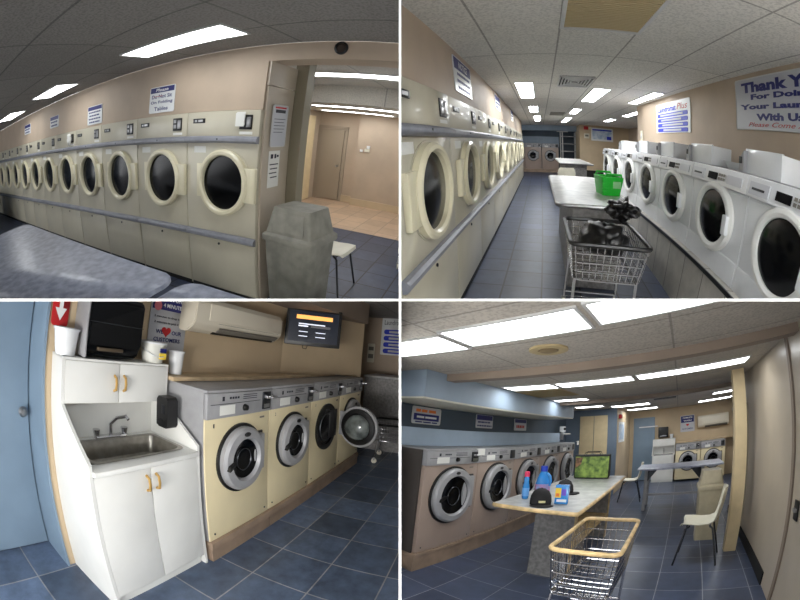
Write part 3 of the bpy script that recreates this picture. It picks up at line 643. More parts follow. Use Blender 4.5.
# ================================================================== ROOM THREE: the sink and the cream washers
SIDE = (-1, -1); RM = room(1.3343586, .1662781, .0760782, 1.5925)
D3, E3, W3 = 1.5522, 1.5562, .74706; YB = 2.1
struct('floor', MB().box(-2, -3, -.1, 8, 4, 0), NAVY2)
struct('ceiling', MB().box(-2, -2, 2.30, 8, 4, 2.4), GRID1)
struct('wall_back', MB().box(.68, YB, 0, 3.3, YB+.35, 2.30), M['tan2'])
struct('wall_left', MB().box(-2.5, 2.45, 0, .68, 2.6, 2.30).box(.662, YB-.012, 0, .679, 2.45, 2.30), M['doorblue'])
struct('trim_4', MB().prism([(3.28, YB), (4.66, 1.62), (4.76, 2.35), (3.28, 2.35)], 1.282, 2.3).prism([(4.56, 1.655), (4.66, 1.62), (4.76, 2.3), (4.58, 2.3)], 0, 1.28), M['tan2'])
struct('trim_5', MB().box(2.2, 1.55, 2.02, 4.6, YB, 2.30), M['taupe'])
struct('wall_right', MB().box(6.2, -2.5, 0, 6.35, 3, 2.30).box(4.76, 2.2, 0, 6.2, 2.35, 2.3), M['tan'])
dr = struct('door_1', MB().box(-.55, 2.415, .01, .655, 2.448, 2.12, .004), M['doorblue'])
part('door_handle', MB().cyl((.60, 2.415, .95), (.60, 2.375, .95), .018).lathe([(0, .0), (.03, .004), (.034, .02), (.02, .04), (0, .042)], (.60, 2.38, .95), (0,-1,0), 20), M['steel'], dr)
# sink cabinet
SX0, SX1, FY, UY = .726, 1.526, 1.566, 1.910
sk = thing('sink_cabinet', 'white sink cabinet with an upper cupboard beside the blue door', 'sink cabinet', ((SX0+SX1)/2, FY, 0)); hw = .4
part('carcass', MB().box(-hw+.02, .02, .08, hw-.02, YB-FY-.005, .70).box(-hw+.02, .02, .70, hw-.02, .05, .838).box(-hw+.03, .04, 0, hw-.03, YB-FY-.005, .08), M['whitecab'], sk, 0)
part('upper_cupboard', MB().box(-hw+.02, UY-FY+.015, 1.115, hw-.02, YB-FY-.005, 1.364), M['whitecab'], sk, 0)
part('top_board', MB().box(-hw, UY-FY-.005, 1.352, hw, YB-FY-.003, 1.366, .003), M['whitecab'], sk, 0)
part('splashback', MB().box(-hw+.02, YB-FY-.03, .868, hw-.02, YB-FY-.004, 1.115), M['whitecab'], sk, 0)
for s in (-1, 1):
    x0, x1 = (-hw, -hw+.02) if s < 0 else (hw-.02, hw)
    part('side_panel', MB().prism([(0, 0), (YB-FY-.004, 0), (YB-FY-.004, 1.364), (UY-FY, 1.364), (UY-FY, 1.115), (0, .90)], x0, x1, 'x'), M['whitecab'], sk, 0)
part('counter', MB().box(-hw+.02, -.02, .838, hw-.02, .09, .868, .008).box(-hw+.02, .43, .838, hw-.02, YB-FY-.03, .868, .004).box(-hw+.02, .09, .838, -hw+.06, .43, .868).box(hw-.06, .09, .838, hw-.02, .43, .868), M['whitecab'], sk)
for s in (-1, 1):
    x0, x1 = (-hw+.022, -.002) if s < 0 else (.002, hw-.022)
    d = part('lower_door', MB().box(x0, -.0, .082, x1, .019, .83, .004), M['whitecab'], sk)
    hx = -.035 if s < 0 else .035
    part('handle', MB().tube([(hx, 0, .70), (hx, -.028, .71), (hx, -.034, .745), (hx, -.028, .78), (hx, .0, .79)], .0085, 8), M['gold'], d)
    d = part('upper_door', MB().box(x0, UY-FY-.003, 1.118, x1, UY-FY+.014, 1.35, .004), M['whitecab'], sk)
    part('handle', MB().tube([(hx, UY-FY, 1.19), (hx, UY-FY-.026, 1.20), (hx, UY-FY-.032, 1.235), (hx, UY-FY-.026, 1.27), (hx, UY-FY, 1.28)], .0085, 8), M['gold'], d)
mb = MB(); L = []
for (e, z) in ((.345, .871), (.345, .874), (.32, .874), (.315, .865), (.305, .76), (.28, .735)):
    b = .185-(.345-e)
    L.append([(p, q+.255, z) for p, q in rrect(-e, -b, e, b, .05)])
mb.loft(L, cap=False); 
bs = part('basin', mb, mat('satin stainless steel', (150,146,138), .3, metal=.85, var=.06, vscale=20), sk)
part('basin_floor', MB().box(-.28, .135, .732, .28, .375, .737), MATS['satin stainless steel'], bs, 0)
part('drain', MB().cyl((0, .25, .737), (0, .25, .742), .04), M['darksteel'], bs)
fc = part('faucet', MB().box(-.12, .43, .868, .12, .48, .89, .01).tube([(0, .455, .885), (0, .45, .96), (.02, .40, 1.01), (.05, .33, 1.035), (.055, .31, 1.02)], .011, 10), M['chrome'], sk)
for s in (-1, 1): part('tap_knob', MB().cyl((s*.11, .455, .885), (s*.11, .455, .93), .016, .026, 12), M['chrome'], fc)
dp = thing('soap_dispenser', 'black soap dispenser on the right side panel of the sink', 'soap dispenser', (SX1-.024, 1.815, .97), -PI/2)
part('case', MB().prism(rrect(-.06, 0, .06, .20, .02), -.09, 0, 'y', .006), M['black'], dp); part('window', MB().box(-.005, -.093, .09, .03, -.088, .15, .003), M['darksteel'], dp); part('push_bar', MB().box(-.05, -.10, .01, .05, -.085, .05, .006), M['black'], dp)
solo('sink_plug', MB().lathe([(0, 0), (.03, 0), (.034, .012), (.02, .02), (.008, .022), (.01, .04), (0, .042)], (0,0,0), (0,0,1), 20), M['black'], 'black rubber plug on the left edge of the sink', 'sink plug', (SX0+.062, 1.86, .8765))
# on top of the cabinet
td = thing('towel_dispenser', 'black paper towel dispenser above the sink cupboard', 'towel dispenser', (1.07, YB-.003, 1.372))
part('case', MB().prism([(0, 0), (0, .36), (-.19, .36), (-.215, .33), (-.215, .10), (-.17, .02), (-.12, 0)], -.195, .195, 'x', .01), M['blackglass'], td)
part('slot', MB().box(-.12, -.212, .045, .06, -.16, .065, .004), mat('brown paper towel', (74,62,46), .8), td); part('side_cap', MB().box(-.208, -.2, .0, -.194, -.0, .35, .006), M['greypan'], td); part('seam', MB().box(-.195, -.2175, .20, .195, -.214, .204), M['darksteel'], td)
def bucket(label, loc, r, h, m, lid=False):
    t = thing('bucket', label, 'bucket', loc, 0, None)
    part('pail', MB().lathe([(0, 0), (r*.76, 0), (r*.97, h-.012), (r*1.04, h-.012), (r*1.04, h), (r*.95, h), (r*.74, .008), (0, .008)], (0,0,0), (0,0,1), 32), m, t)
    return t
bucket('plain white bucket on the sink cupboard, beside the red arrow sign', (.775, 2.0, 1.367), .082, .145, M['white'])
b2 = bucket('white tub with a yellow and blue label on the sink cupboard', (1.43, 1.98, 1.367), .092, .125, mat('translucent tub plastic', (214,214,206), .35))
part('lid', MB().lathe([(0, .125), (.098, .125), (.1, .135), (.09, .14), (0, .14)], (0,0,0), (0,0,1), 32), M['white'], b2); part('tub_label', MB().box(.0, -.089, .03, .055, -.078, .07), M['yellowp'], b2, 0); part('tub_badge', MB().box(.0, -.095, .075, .05, -.083, .10), M['navy'], b2, 0)
part('handle', MB().tube([(-.093*math.cos(a), -.095*math.sin(a), .10-.055*math.sin(a)) for a in [PI*k/10 for k in range(11)]], .003, 6), M['white'], b2)
bucket('small white pail on the wooden ledge behind the washers', (1.66, 1.99, 1.292), .062, .165, M['white'])
# wall things
t = sign_board('poster promising a complete wash, above the tubs', (1.63, YB-.003, 1.70), 0, .36, .52, M['signgrey'])
part('blue_field', MB().box(-.17, -.0095, .03, .17, -.008, .25), M['navy'], t, 0)
for txt, w, h, z, m in (('COMPLETE', .25, .034, .165, 'signwhite'), ('WASH IN ONLY', .31, .034, .115, 'signwhite'), ('4 MINUTES', .20, .028, .065, 'signwhite'), ('2 minutes to drop it off', .29, .02, -.02, 'darkprint'), ('2 minutes to pick it up', .28, .02, -.06, 'darkprint'), ('WE', .07, .03, -.125, 'navy'), ('OUR', .1, .03, -.125, 'navy'), ('CUSTOMERS', .26, .03, -.18, 'navy')):
    text_mesh(txt, M[m], w, h, (-.08 if txt == 'WE' else .09 if txt == 'OUR' else .03 if '4' in txt else 0), z, -.0105, parent=t, bold=.02)
part('clock_picture', MB().lathe([(0, .011), (.035, .011), (.036, .008)], (-.12, 0, .055), (0,-1,0), 24), mat('pink clock print', (206,110,120), .5), t, 0)
hp = [(.045*math.sin(a)**3, .04*(.8125*math.cos(a)-.3125*math.cos(2*a)-.125*math.cos(3*a)-.0625*math.cos(4*a))-.12) for a in [2*PI*k/32 for k in range(32)]]
part('heart', MB().prism([(a-.015, b) for a, b in hp], -.0115, -.008, 'y'), M['red'], t, 0)
t = sign_board('red fire extinguisher sign with a white arrow pointing down', (.752, YB-.003, 1.66), 0, .115, .30, M['red'])
part('arrow', MB().prism([(-.013, .09), (-.013, -.05), (-.04, -.05), (0, -.12), (.04, -.05), (.013, -.05), (.013, .09)], -.0095, -.008, 'y'), M['signwhite'], t, 0)
ac_unit('ivory wall air conditioner above the cream washers', (2.34, YB-.003, 1.61), 0, 1.2, .27, .19)
tv = thing('television', 'black wall television showing an orange banner, above the cream washers', 'television', (3.42, 1.80, 1.62), -PI/3)
part('bezel', MB().box(-.315, -.03, 0, .315, .03, .42, .012), M['black'], tv)
part('screen', MB().box(-.28, -.034, .04, .28, -.029, .385), mat('dark television screen', (14,18,26), .2, emit=(30,36,50), es=.4), tv, 0)
part('orange_banner', MB().box(-.20, -.036, .295, .21, -.033, .34), mat('orange screen banner', (240,170,90), .4, emit=(255,180,90), es=.9), tv, 0)
bars([(-.17, .235, .13, .247), (-.17, .21, -.06, .225), (-.16, .15, -.06, .158), (.03, .15, .14, .158), (-.16, .10, -.06, .108), (.03, .10, .14, .108)], -.0345, tv, mat('white screen text', (220,225,240), .4, emit=(220,225,240), es=.8), 'screen_text')
part('screen_shade', MB().box(-.03, -.036, .205, .19, -.0335, .23), mat('grey screen bar', (110,110,116), .4), tv, 0)
part('mount', MB().box(-.06, .03, .14, .06, .08, .3).box(-.02, .04, .3, .02, .08, .66), M['black'], tv)
part('cable', MB().tube([(-.1, 0, .0), (-.1, 0, -.03), (-.06, .0, -.035), (-.05, .0, .0)], .005, 6), M['black'], tv)
t = sign_board('price sign cut by the picture edge, right of the television', (6.195, 1.35, 1.98), -PI/2, .9, .75, M['signwhite'])
for k in range(4): part('blue_bar', MB().prism(rrect(-.40, .06-.12*k-.045, .40, .06-.12*k+.045, .04), -.0115, -.008, 'y'), M['blueprint'], t)
for k in range(4): bars([(-.3, .06-.12*k-.02, .3, .06-.12*k+.02)], -.012, t, M['signgrey'], 'price_line')
text_mesh('Laundromat', M['darkprint'], .4, .09, -.2, .24, -.0095, parent=t); text_mesh('Plus', M['red'], .25, .1, .25, .25, -.0095, parent=t, shear=.3)
t = sign_board('white notice holder left of the cut price sign', (6.195, 1.98, 1.62), -PI/2, .14, .36, M['offwhite']); bars([(-.05, .05, .05, .12), (-.05, -.1, .05, -.02)], -.009, t, M['ventgrey'], 'print_bar')
# washers
g4 = 'cream front load washers beside the sink'
c0 = make_front_washer(W3, .166, 1.257, M['yellow'], .240, .745, 'cream washer marked 1, next to the white sink cabinet', (E3+.5*W3, D3, 0), 0, g4, .5, '1')
side = part('side_cover', MB().box(-W3/2+.0005, .01, .17, -W3/2+.0035, .5, 1.24), M['greypan'], c0, 0)
c1 = make_front_washer(W3, .166, 1.257, M['yellow'], .240, .745, 'cream washer marked 2, second from the sink', (E3+1.5*W3, D3, 0), 0, g4, .5, '2')
c2 = make_front_washer(W3, .166, 1.257, M['yellow'], .240, .745, 'cream washer with its round door swung wide open', (E3+2.5*W3, D3, 0), 0, g4, .5, '3')
c3 = make_front_washer(W3, .166, 1.257, M['yellow'], .240, .745, 'cream washer at the end of the row, behind the open door', (E3+3.5*W3, D3, 0), 0, g4, .5, '4')
for ch in c2.children:                       # swing this one open about its right-hand hinge
    if ch.name.split('.')[0] == 'door':
        h = Matrix.Translation((.275, -.03, 0)); ch.matrix_local = h @ Matrix.Rotation(math.radians(82), 4, 'Z') @ h.inverted()
        part('inner_gasket', MB().lathe([(.215, -.012), (.21, .006), (.165, .012), (.15, .002), (.15, -.012)], (0,0,.745), (0,1,0), 40, closed=True), M['black'], ch)
        part('glass_bowl', MB().lathe([(.15, -.01), (.148, .03), (.12, .075), (.07, .10), (0, .108)], (0,0,.745), (0,1,0), 36), M['glass'], ch)
part('drum_dark_disc', MB().lathe([(0, .003), (.20, .003), (.208, .010)], (0,0,.745), (0,-1,0), 36), M['blackglass'], c2)  # black disc on the front paints the darkness inside the drum
part('drum_rim', MB().lathe([(.15, .004), (.152, .012), (.165, .014), (.17, .004)], (0,0,.745), (0,-1,0), 36, closed=True), M['drum'], c2)
solo('washer_plinth', MB().box(E3+.003, D3-.02, .10, 4.54, 2.04, .163, .004).box(E3+.003, D3-.008, 0, 2.30, 2.04, .099).box(2.31, D3-.008, 0, 4.54, 2.04, .099), M['plinthtan'], 'taupe boarded plinth under the four cream washers', 'plinth', (0,0,0))
solo('wooden_ledge', MB().box(1.54, 1.86, 1.26, 4.3, YB-.003, 1.289, .004), mat('pale wood ledge', (186,164,132), .5, var=.08), 'thin wooden ledge along the wall behind the cream washers', 'ledge', (0,0,0))
cart('laundry cart with a black rim beyond the open washer door', (4.92, 1.02, 0), .12, .55, .80, .60, .36, M['black'])
pt = thing('folding_table', 'grey speckled folding table end beyond the cream washers', 'folding table', (5.5, .9, 0))
part('end_panel', MB().box(-.15, -.3, 0, -.11, .88, 1.22), M['greymarble'], pt, 0); part('tabletop', MB().box(-.18, -.32, 1.22, .5, .9, 1.25), M['laminate2'], pt, 0); part('end_panel', MB().box(-.155, -.62, 0, -.11, -.301, 1.22), M['signgrey'], pt, 0)

# ================================================================== ROOM FOUR: the bronze washers and the middle table
SIDE = (1, -1); RM = room(-.8394191, .3667526, .1127059, 1.5178381)
GRID4 = tilemat('ceiling tiles, table room', (188,180,168), .05, (150,143,134), 1.22, .61, -1.22, 1.2, .016, .8, 6, speck=.22, bump=.2)
AX, Y4, W4 = -2.216, 2.5455, .9418; ZC = 2.049
struct('floor', MB().box(-3.2, -1, -.1, 2.5, 11, 0), NAVY3)
struct('ceiling', MB().box(-3.2, -1.5, ZC, 2.5, 11, ZC+.1), GRID4)
struct('wall_left', MB().box(-2.95, -1, 0, -2.8, 8.4, ZC), M['slate'])
struct('wall_back', MB().box(-2.8, 8.4, 0, -1.5, 8.5, ZC), M['bluegrey'])
struct('wall_side', MB().box(-1.6, 8.5, 0, -1.5, 10.83, ZC), M['tan2'])
struct('wall_far', MB().box(-1.6, 10.83, 0, 2.3, 10.95, ZC), M['tan2'])
struct('wall_right', MB().box(1.0, 2.93, 0, 1.12, 6.3, ZC).box(1.0, -1, 0, 1.12, 2.86, ZC).box(1.02, 2.86, 0, 1.12, 2.93, ZC).box(1.75, 6.3, 0, 1.87, 10.83, ZC), M['greige'])
struct('trim_6', MB().box(.985, 2.865, 0, 1.02, 2.925, ZC), M['taupe'])
struct('baseboard_right', MB().box(.985, 3.3, 0, .999, 6.3, .12), M['blackrub'])
struct('beam', MB().box(-2.045, 2.55, 1.985, .998, 2.68, ZC), M['taupe'])
struct('beam', MB().box(-2.045, 5.75, 1.99, .998, 5.88, ZC), M['taupe'])
struct('trim_7', MB().box(-2.798, 2.26, 1.80, -2.05, 6.6, ZC), M['paleblue'])
struct('trim_8', MB().box(-2.798, 2.27, 1.785, -2.06, 6.59, 1.80), M['offwhite'])
struct('trim_9', MB().box(-2.798, 2.42, 1.315, -2.57, 7.3, 1.515), M['paleblue'])
struct('column', MB().box(.714, 4.335, 0, .865, 4.48, ZC), M['creampost'])
dr = struct('door_2', MB().box(.975, 5.0, .01, .997, 6.1, 1.62, .003).box(.965, 4.93, 0, .998, 4.99, 1.68).box(.965, 4.93, 1.63, .998, 6.17, 1.68), mat('greige door paint', (158,148,132), .4))
dr = struct('door_3', MB().box(-2.42, 8.36, 0, -2.07, 8.395, 1.9, .006).box(-2.055, 8.36, 0, -1.72, 8.395, 1.9, .006), M['creampost'])
part('door_handle', MB().box(-2.1, 8.34, .9, -2.085, 8.36, 1.0).box(-2.04, 8.34, .9, -2.025, 8.36, 1.0), M['steel'], dr)
dr = struct('door_4', MB().box(-1.38, 10.79, .01, -.72, 10.825, 1.84, .006), M['doorblue']); part('door_closer', MB().box(-1.2, 10.7, 1.55, -.62, 10.74, 1.58), M['white'], dr)
g = 'ceiling panels of the table room'
for a, b, c, d, lb, m in ((-1.19, 1.36, -.40, 1.71, 'big ceiling panel over the bronze washers, middle of the front row', 'diffuser'), (-2.0, 1.42, -1.22, 1.76, 'ceiling panel in the front row closest to the blue soffit', 'diffuser'), (-.37, 1.34, .45, 1.68, 'ceiling panel in the front row closest to the panelled wall', 'diffuser'),
    (-1.98, 3.5, -1.36, 3.85, 'ceiling strip beside the blue soffit, behind the first beam', 'diffuser'), (-1.33, 3.5, -.46, 3.85, 'ceiling strip above the middle table', 'diffuser'), (-.43, 3.5, .8, 3.85, 'long ceiling strip in front of the cream column', 'diffuser'),
    (-2.03, 5.3, -1.45, 5.6, 'ceiling strip just before the second beam', 'diffuser'), (-2.2, 7.05, -1.58, 7.4, 'ceiling strip in front of the cream closet doors', 'diffuser'), (-1.5, 7.5, -.62, 8.0, 'ceiling strip past the blue corner', 'diffuser'),
    (.75, 7.2, 1.5, 7.6, 'short ceiling strip peeking beside the column', 'diffuser'), (.55, 9.2, 1.5, 9.7, 'ceiling strip before the far air conditioner', 'diffuser'), (-1.4, 9.3, -.55, 9.8, 'ceiling strip in front of the blue door', 'diffuser')):
    lamp(lb, a, b, c, d, ZC, g, M[m])
t = thing('ceiling_diffuser', 'round tan air diffuser in the ceiling beside the first beam', 'air vent', (-.80, 2.03, ZC))
part('outer_ring', MB().lathe([(.13, 0), (.13, -.012), (.10, -.02), (.07, -.012), (.07, 0)], (0,0,0), (0,0,1), 40), M['grille'], t); part('inner_cone', MB().lathe([(.065, 0), (.065, -.014), (.03, -.024), (0, -.024)], (0,0,0), (0,0,1), 32), mat('dark tan grille', (134,116,84), .6), t)
t = thing('return_grille', 'brown square air grille in the ceiling beside the blue soffit', 'air grille', (-1.72, 4.38, ZC)); part('frame', MB().box(-.32, -.38, -.008, .32, .38, -.002), M['grille'], t, 0)
mb = MB()
for i in range(20): mb.box(-.3, -.36+i*.0365, -.013, .3, -.345+i*.0365, -.007)
part('slats', mb, mat('olive tan slats', (136,120,84), .6), t, 0)
t = thing('ceiling_vent', 'dark slotted vent in the ceiling past the second beam', 'air vent', (-.25, 6.9, ZC)); part('louvres', MB().box(-.22, -.16, -.012, .22, -.1, 0).box(-.22, -.04, -.012, .22, .02, 0).box(-.22, .08, -.012, .22, .14, 0), M['darksteel'], t, 0)
# washers
g5 = 'bronze front load washers along the slate wall'
b0 = make_front_washer(W4, .207, 1.3106, M['bronze'], .30, .80, 'bronze front load washer closest to the camera, by the dark end panel', (AX, Y4+.5*W4, 0), PI/2, g5, .55, None, .17, 1.13)
for i in range(1, 5):
    dup(b0, (AX, Y4+(i+.5)*W4, 0), PI/2, 'bronze front load washer at the far end of the slate wall' if i == 4 else 'bronze front load washer, %s from the dark end panel' % ORD[i])
solo('end_panel', MB().box(-2.79, 2.515, .207, -2.25, 2.541, 1.30, .004), mat('dark brown side panel', (60,54,50), .5), 'dark side panel on the near end of the bronze washers', 'side panel', (0,0,0))
solo('washer_plinth', MB().box(-2.79, 2.52, .165, -2.20, 7.25, .204, .004).box(-2.79, 2.53, 0, -2.212, 7.25, .165), M['plinthtan'], 'taupe boarded plinth under the bronze washers', 'plinth', (0,0,0))
solo('paper_slip', MB().box(-.07, -.03, -.045, .07, -.028, .03).box(-.06, -.028, .02, .06, .0, .03), M['label'], 'white paper slip hanging on the first bronze washer control panel', 'paper', (AX+.10, 3.34, 1.29), PI/2)
solo('paper_slip', MB().box(-.07, -.03, -.04, .07, -.028, .04).box(-.06, -.028, .03, .06, .0, .04), M['label'], 'white paper slip on the farthest bronze washer control panel', 'paper', (AX+.10, 7.1, 1.30), PI/2)
g = 'notices on the slate wall above the bronze washers'
t = sign_board('blue and white notice nearest the camera on the slate wall', (-2.795, 3.15, 1.665), PI/2, .52, .2, M['signgrey'], g, True)
part('blue_field', MB().box(-.23, -.0095, -.06, .23, -.008, .02), M['navy'], t, 0); bars([(-.2, .04, -.12, .075), (-.10, .04, .0, .075), (.03, .04, .16, .075)], -.0095, t, M['orange'], 'faded_lettering'); bars([(-.18, -.032, -.05, -.008), (-.03, -.032, .18, -.008)], -.0105, t, M['signwhite'], 'faded_lettering'); bars([(-.2, -.088, -.08, -.072), (-.06, -.088, .08, -.072), (.1, -.088, .2, -.072)], -.0095, t, M['navy'], 'faded_lettering')
notice('notice with a blue heading in the middle of the slate wall', (-2.795, 4.48, 1.67), PI/2, .48, .2, [('~', .8), ('~', .85)], .36, None, g, M['signgrey'])
notice('small red and blue notice farthest along the slate wall', (-2.795, 5.73, 1.66), PI/2, .5, .21, [('~', .7)], .3, None, g, M['signgrey'], {0: M['red']})
sh = thing('wall_shelf', 'small white corner shelf on the blue wall past the washers', 'shelf', (-2.79, 7.6, 1.48), PI/2); part('board', MB().box(-.22, -.3, 0, .22, 0, .02), M['white'], sh, 0); part('bracket', MB().box(-.01, -.2, -.12, .01, 0, 0), M['white'], sh, 0)
cm = thing('security_camera', 'small white camera standing on the corner shelf', 'camera', (-2.62, 7.62, 1.502), .3); part('housing', MB().box(-.07, -.08, .03, .07, .08, .16, .02), M['white'], cm); part('stand', MB().lathe([(0, 0), (.05, 0), (.05, .01), (.02, .03), (0, .03)], (0,0,0), (0,0,1), 20), M['white'], cm); part('lens', MB().cyl((.05, -.085, .10), (.05, -.075, .10), .03), M['black'], cm)
# the middle table and what stands on it
t = folding_table('pale folding table with oak edging in the middle of the blue floor', -1.55, 2.76, -.76, 5.2, .864, M['laminate2'], rad=.03, edge=M['wood'])
part('leg_panel', MB().box(-.20, -.66, 0, .22, -.61, .83), M['greymarble'], t, 0); part('leg_panel', MB().box(-.20, .98, 0, .22, 1.03, .83), M['greymarble'], t, 0)
part('oak_edge', MB().box(.22, -.665, 0, .235, -.605, .83).box(.22, .975, 0, .235, 1.035, .83), M['wood'], t, 0); part('lower_shelf', MB().box(-.20, -.61, .34, .22, .98, .36).box(.22, -.6, .335, .235, .98, .365), M['wood'], t, 0)
def bottle(label, loc, prof, m, capm, capr, caph, lab=None, n=28, sx=1, sy=1, rz=0, handle=False):
    t = thing('detergent_bottle', label, 'detergent bottle', loc, rz, None)
    part('bottle_body', MB().lathe(prof, (0,0,0), (0,0,1), n, sx, sy), m, t)
    h = prof[-1][1]
    part('cap', MB().lathe([(0, h-.005), (capr, h-.005), (capr*.92, h+caph), (0, h+caph)], (0,0,0), (0,0,1), 20), capm, t)
    if lab: part('bottle_label', MB().lathe([(lab[0], lab[1]), (lab[0]+.0015, lab[1]), (lab[0]+.0015, lab[2]), (lab[0], lab[2])], (0,0,0), (0,0,1), n, sx, sy, True), lab[3], t)
    if handle: part('handle', MB().tube([(.05*1.0, 0, h-.02), (.085, 0, h-.05), (.10, 0, h-.10), (.085, 0, h-.15)], .012, 8), m, t)
    return t
bottle('tall slim blue bottle with a pink cap on the middle table', (-1.41, 3.13, .865), [(0, 0), (.038, 0), (.042, .02), (.042, .12), (.03, .17), (.034, .20), (.022, .225)], M['bluebot'], M['pink'], .026, .045, (.0425, .03, .11, mat('pale blue label', (96,160,224), .4)), rz=.4, sx=1.1, sy=.8)
bottle('large blue detergent jug with a dark blue cap on the middle table', (-1.35, 3.42, .865), [(0, 0), (.085, 0), (.092, .02), (.092, .12), (.075, .18), (.045, .24), (.032, .255)], M['bluebot'], M['deepblue'], .038, .05, (.0925, .03, .12, mat('label with pink roundel', (120,180,232), .4, col2=(214,120,160), vscale=9)), sx=1.05, sy=.7, rz=-.3, handle=True)
def cap_hat(label, loc, rz, k=1.):
    t = thing('baseball_cap', label, 'cap', loc, rz)
    part('crown', MB().lathe([(.088*k, 0), (.09*k, .03), (.084*k, .08), (.062*k, .125), (.03*k, .145), (0, .148)], (0,0,0), (0,0,1), 32, 1, 1.1), mat('black cap cloth', (22,22,24), .8), t)
    L = []
    for f, z in ((.085, .006), (.15, .002)):
        L.append([(f*math.sin(a)*.9*k, -f*math.cos(a)*1.15*k, z) for a in [(-.9+.2*j) for j in range(10)]])
    mb = MB(); mb.loft([a+[(p, q, r+.006) for p, q, r in a[::-1]] for a in L]); part('brim', mb, MATS['black cap cloth'], t)
    part('button', MB().lathe([(0, .154), (.01, .152), (.011, .146)], (0,0,0), (0,0,1), 12), MATS['black cap cloth'], t)
    return t
ca = cap_hat('black cap standing upright with a small badge, in front of the jug', (-1.17, 2.95, .865), .5)
part('badge', MB().box(-.03, -.1015, .03, .03, -.094, .048), mat('pale badge print', (206,200,150), .5), ca, 0)
cap_hat('black cap lying behind the blue detergent box', (-1.17, 3.62, .865), 1.3, 1.0)
bx = thing('detergent_box', 'small blue detergent box with a yellow flash on the middle table', 'detergent box', (-1.01, 3.06, .865), .15)
part('carton', MB().box(-.06, -.035, 0, .06, .035, .175, .003), M['bluebot'], bx); part('yellow_flash', MB().box(-.058, -.0365, .06, -.005, -.0345, .15), M['yellowp'], bx, 0); part('orange_flash', MB().box(-.05, -.0375, .07, -.02, -.036, .1), M['orange'], bx, 0); part('purple_print', MB().box(.0, -.0365, .08, .04, -.0345, .14), mat('purple print', (96,72,190), .5), bx, 0); part('white_print', MB().box(-.04, -.0365, .02, .05, -.0345, .045), M['signwhite'], bx, 0)
rb = thing('reusable_bag', 'shopping bag printed with green grass at the far end of the table', 'shopping bag', (-1.20, 4.92, .865), .1)
part('bag_body', MB().loft([[(a*k, b*k2, z) for a, b in rrect(-.25, -.10, .25, .10, .02)] for k, k2, z in ((.96, .9, 0), (1.0, 1, .02), (1.02, 1.0, .18), (1.0, .9, .33))], cap=True), mat('black bag cloth', (26,26,28), .7), rb)
part('grass_print', MB().prism([(-.235, .02), (.235, .02), (.24, .31), (-.24, .31)], -.106, -.1005, 'y'), mat('grass print', (150,176,84), .5, col2=(58,88,34), vscale=14), rb, 0)
part('dog_print', MB().prism([(-.235, .15), (-.16, .20), (-.13, .30), (-.235, .30)], -.1075, -.1055, 'y'), mat('brown dog print', (150,110,80), .6, col2=(40,34,30), vscale=24), rb, 0)
for s in (-1, 1): part('handle', MB().tube([(-.12, s*.085, .32), (-.1, s*.085, .37), (.1, s*.085, .37), (.12, s*.085, .32)], .006, 6), M['black'], rb)
cart('laundry cart with a tan rim in front of the middle table', (-.48, 2.42, 0), 0, .44, .86, .80, .47, M['wood'])
chair('white shell chair standing alone on the blue floor by the column', (.36, 4.15, 0), -PI/2-.12)
chair('white shell chair pulled up to the far work table', (-1.0, 7.75, 0), -PI/2+.1)
bin_('tan trash bin behind the lone white chair', (.50, 5.02, 0), 0, .36, .42, .70, M['binTan'], ht=.2)
wt = thing('work_table', 'grey work table with angled braces before the far sink', 'work table', (.08, 6.95, 0), 0)
part('tabletop', MB().box(-.82, -.40, .77, .8, .42, .80, .006), M['laminate'], wt)
for sx in (-.66, .42): part('leg', MB().box(sx-.03, -.22, 0, sx+.03, -.16, .77), M['greypan'], wt, 0); part('brace', MB().prism([(sx+.03, .77), (sx+.22, .77), (sx+.03, .55)] if sx < 0 else [(sx-.03, .77), (sx-.25, .77), (sx-.03, .52)], -.2, -.17, 'y'), M['darksteel'], wt, 0)
part('foot_rail', MB().box(-.66, -.2, .28, .42, -.17, .32), M['greypan'], wt, 0)
for sx in (-.66, .42): part('leg', MB().box(sx-.03, .3, 0, sx+.03, .36, .77), M['greypan'], wt, 0)
# far end
fs = thing('sink_cabinet', 'distant white sink cabinet between the blue door and washers', 'sink cabinet', (-.42, 10.32, 0))
part('carcass', MB().box(-.32, 0, 0, .32, .5, .74), M['whitecab'], fs, 0); part('door', MB().box(-.31, -.012, .06, -.005, 0, .7), M['whitecab'], fs, 0); part('door', MB().box(.005, -.012, .06, .31, 0, .7), M['whitecab'], fs, 0)
part('side_panel', MB().prism([(0, .74), (.5, .74), (.5, 1.18), (.3, 1.18), (.3, 1.0)], -.34, -.32, 'x').prism([(0, .74), (.5, .74), (.5, 1.18), (.3, 1.18), (.3, 1.0)], .32, .34, 'x'), M['whitecab'], fs, 0); part('upper_cupboard', MB().box(-.32, .3, .98, .32, .5, 1.18), M['whitecab'], fs, 0); part('splashback', MB().box(-.32, .46, .74, .32, .49, .98), M['whitecab'], fs, 0); part('basin', MB().box(-.28, .05, .74, .28, .4, .76), M['steel'], fs); part('faucet', MB().tube([(0, .42, .76), (0, .4, .88), (0, .3, .9)], .012), M['chrome'], fs)
td = thing('towel_dispenser', 'distant black towel dispenser above the far sink', 'towel dispenser', (-.45, 10.8, 1.22)); part('case', MB().box(-.15, -.2, 0, .15, 0, .3, .02), M['black'], td); part('slot', MB().box(-.1, -.205, .04, .1, -.198, .06), M['signgrey'], td)
bucket('small white pail on top of the far sink cabinet', (-.2, 10.68, 1.181), .06, .12, M['white'])
g6 = 'cream washers at the far end of the table room'
h0 = make_front_washer(.72, .06, 1.02, M['yellow'], .24, .55, 'distant cream washer directly beside the far sink', (.30, 10.2, 0), 0, g6, .56, None, .18)
dup(h0, (1.03, 10.2, 0), 0, 'distant cream washer half hidden by the column')
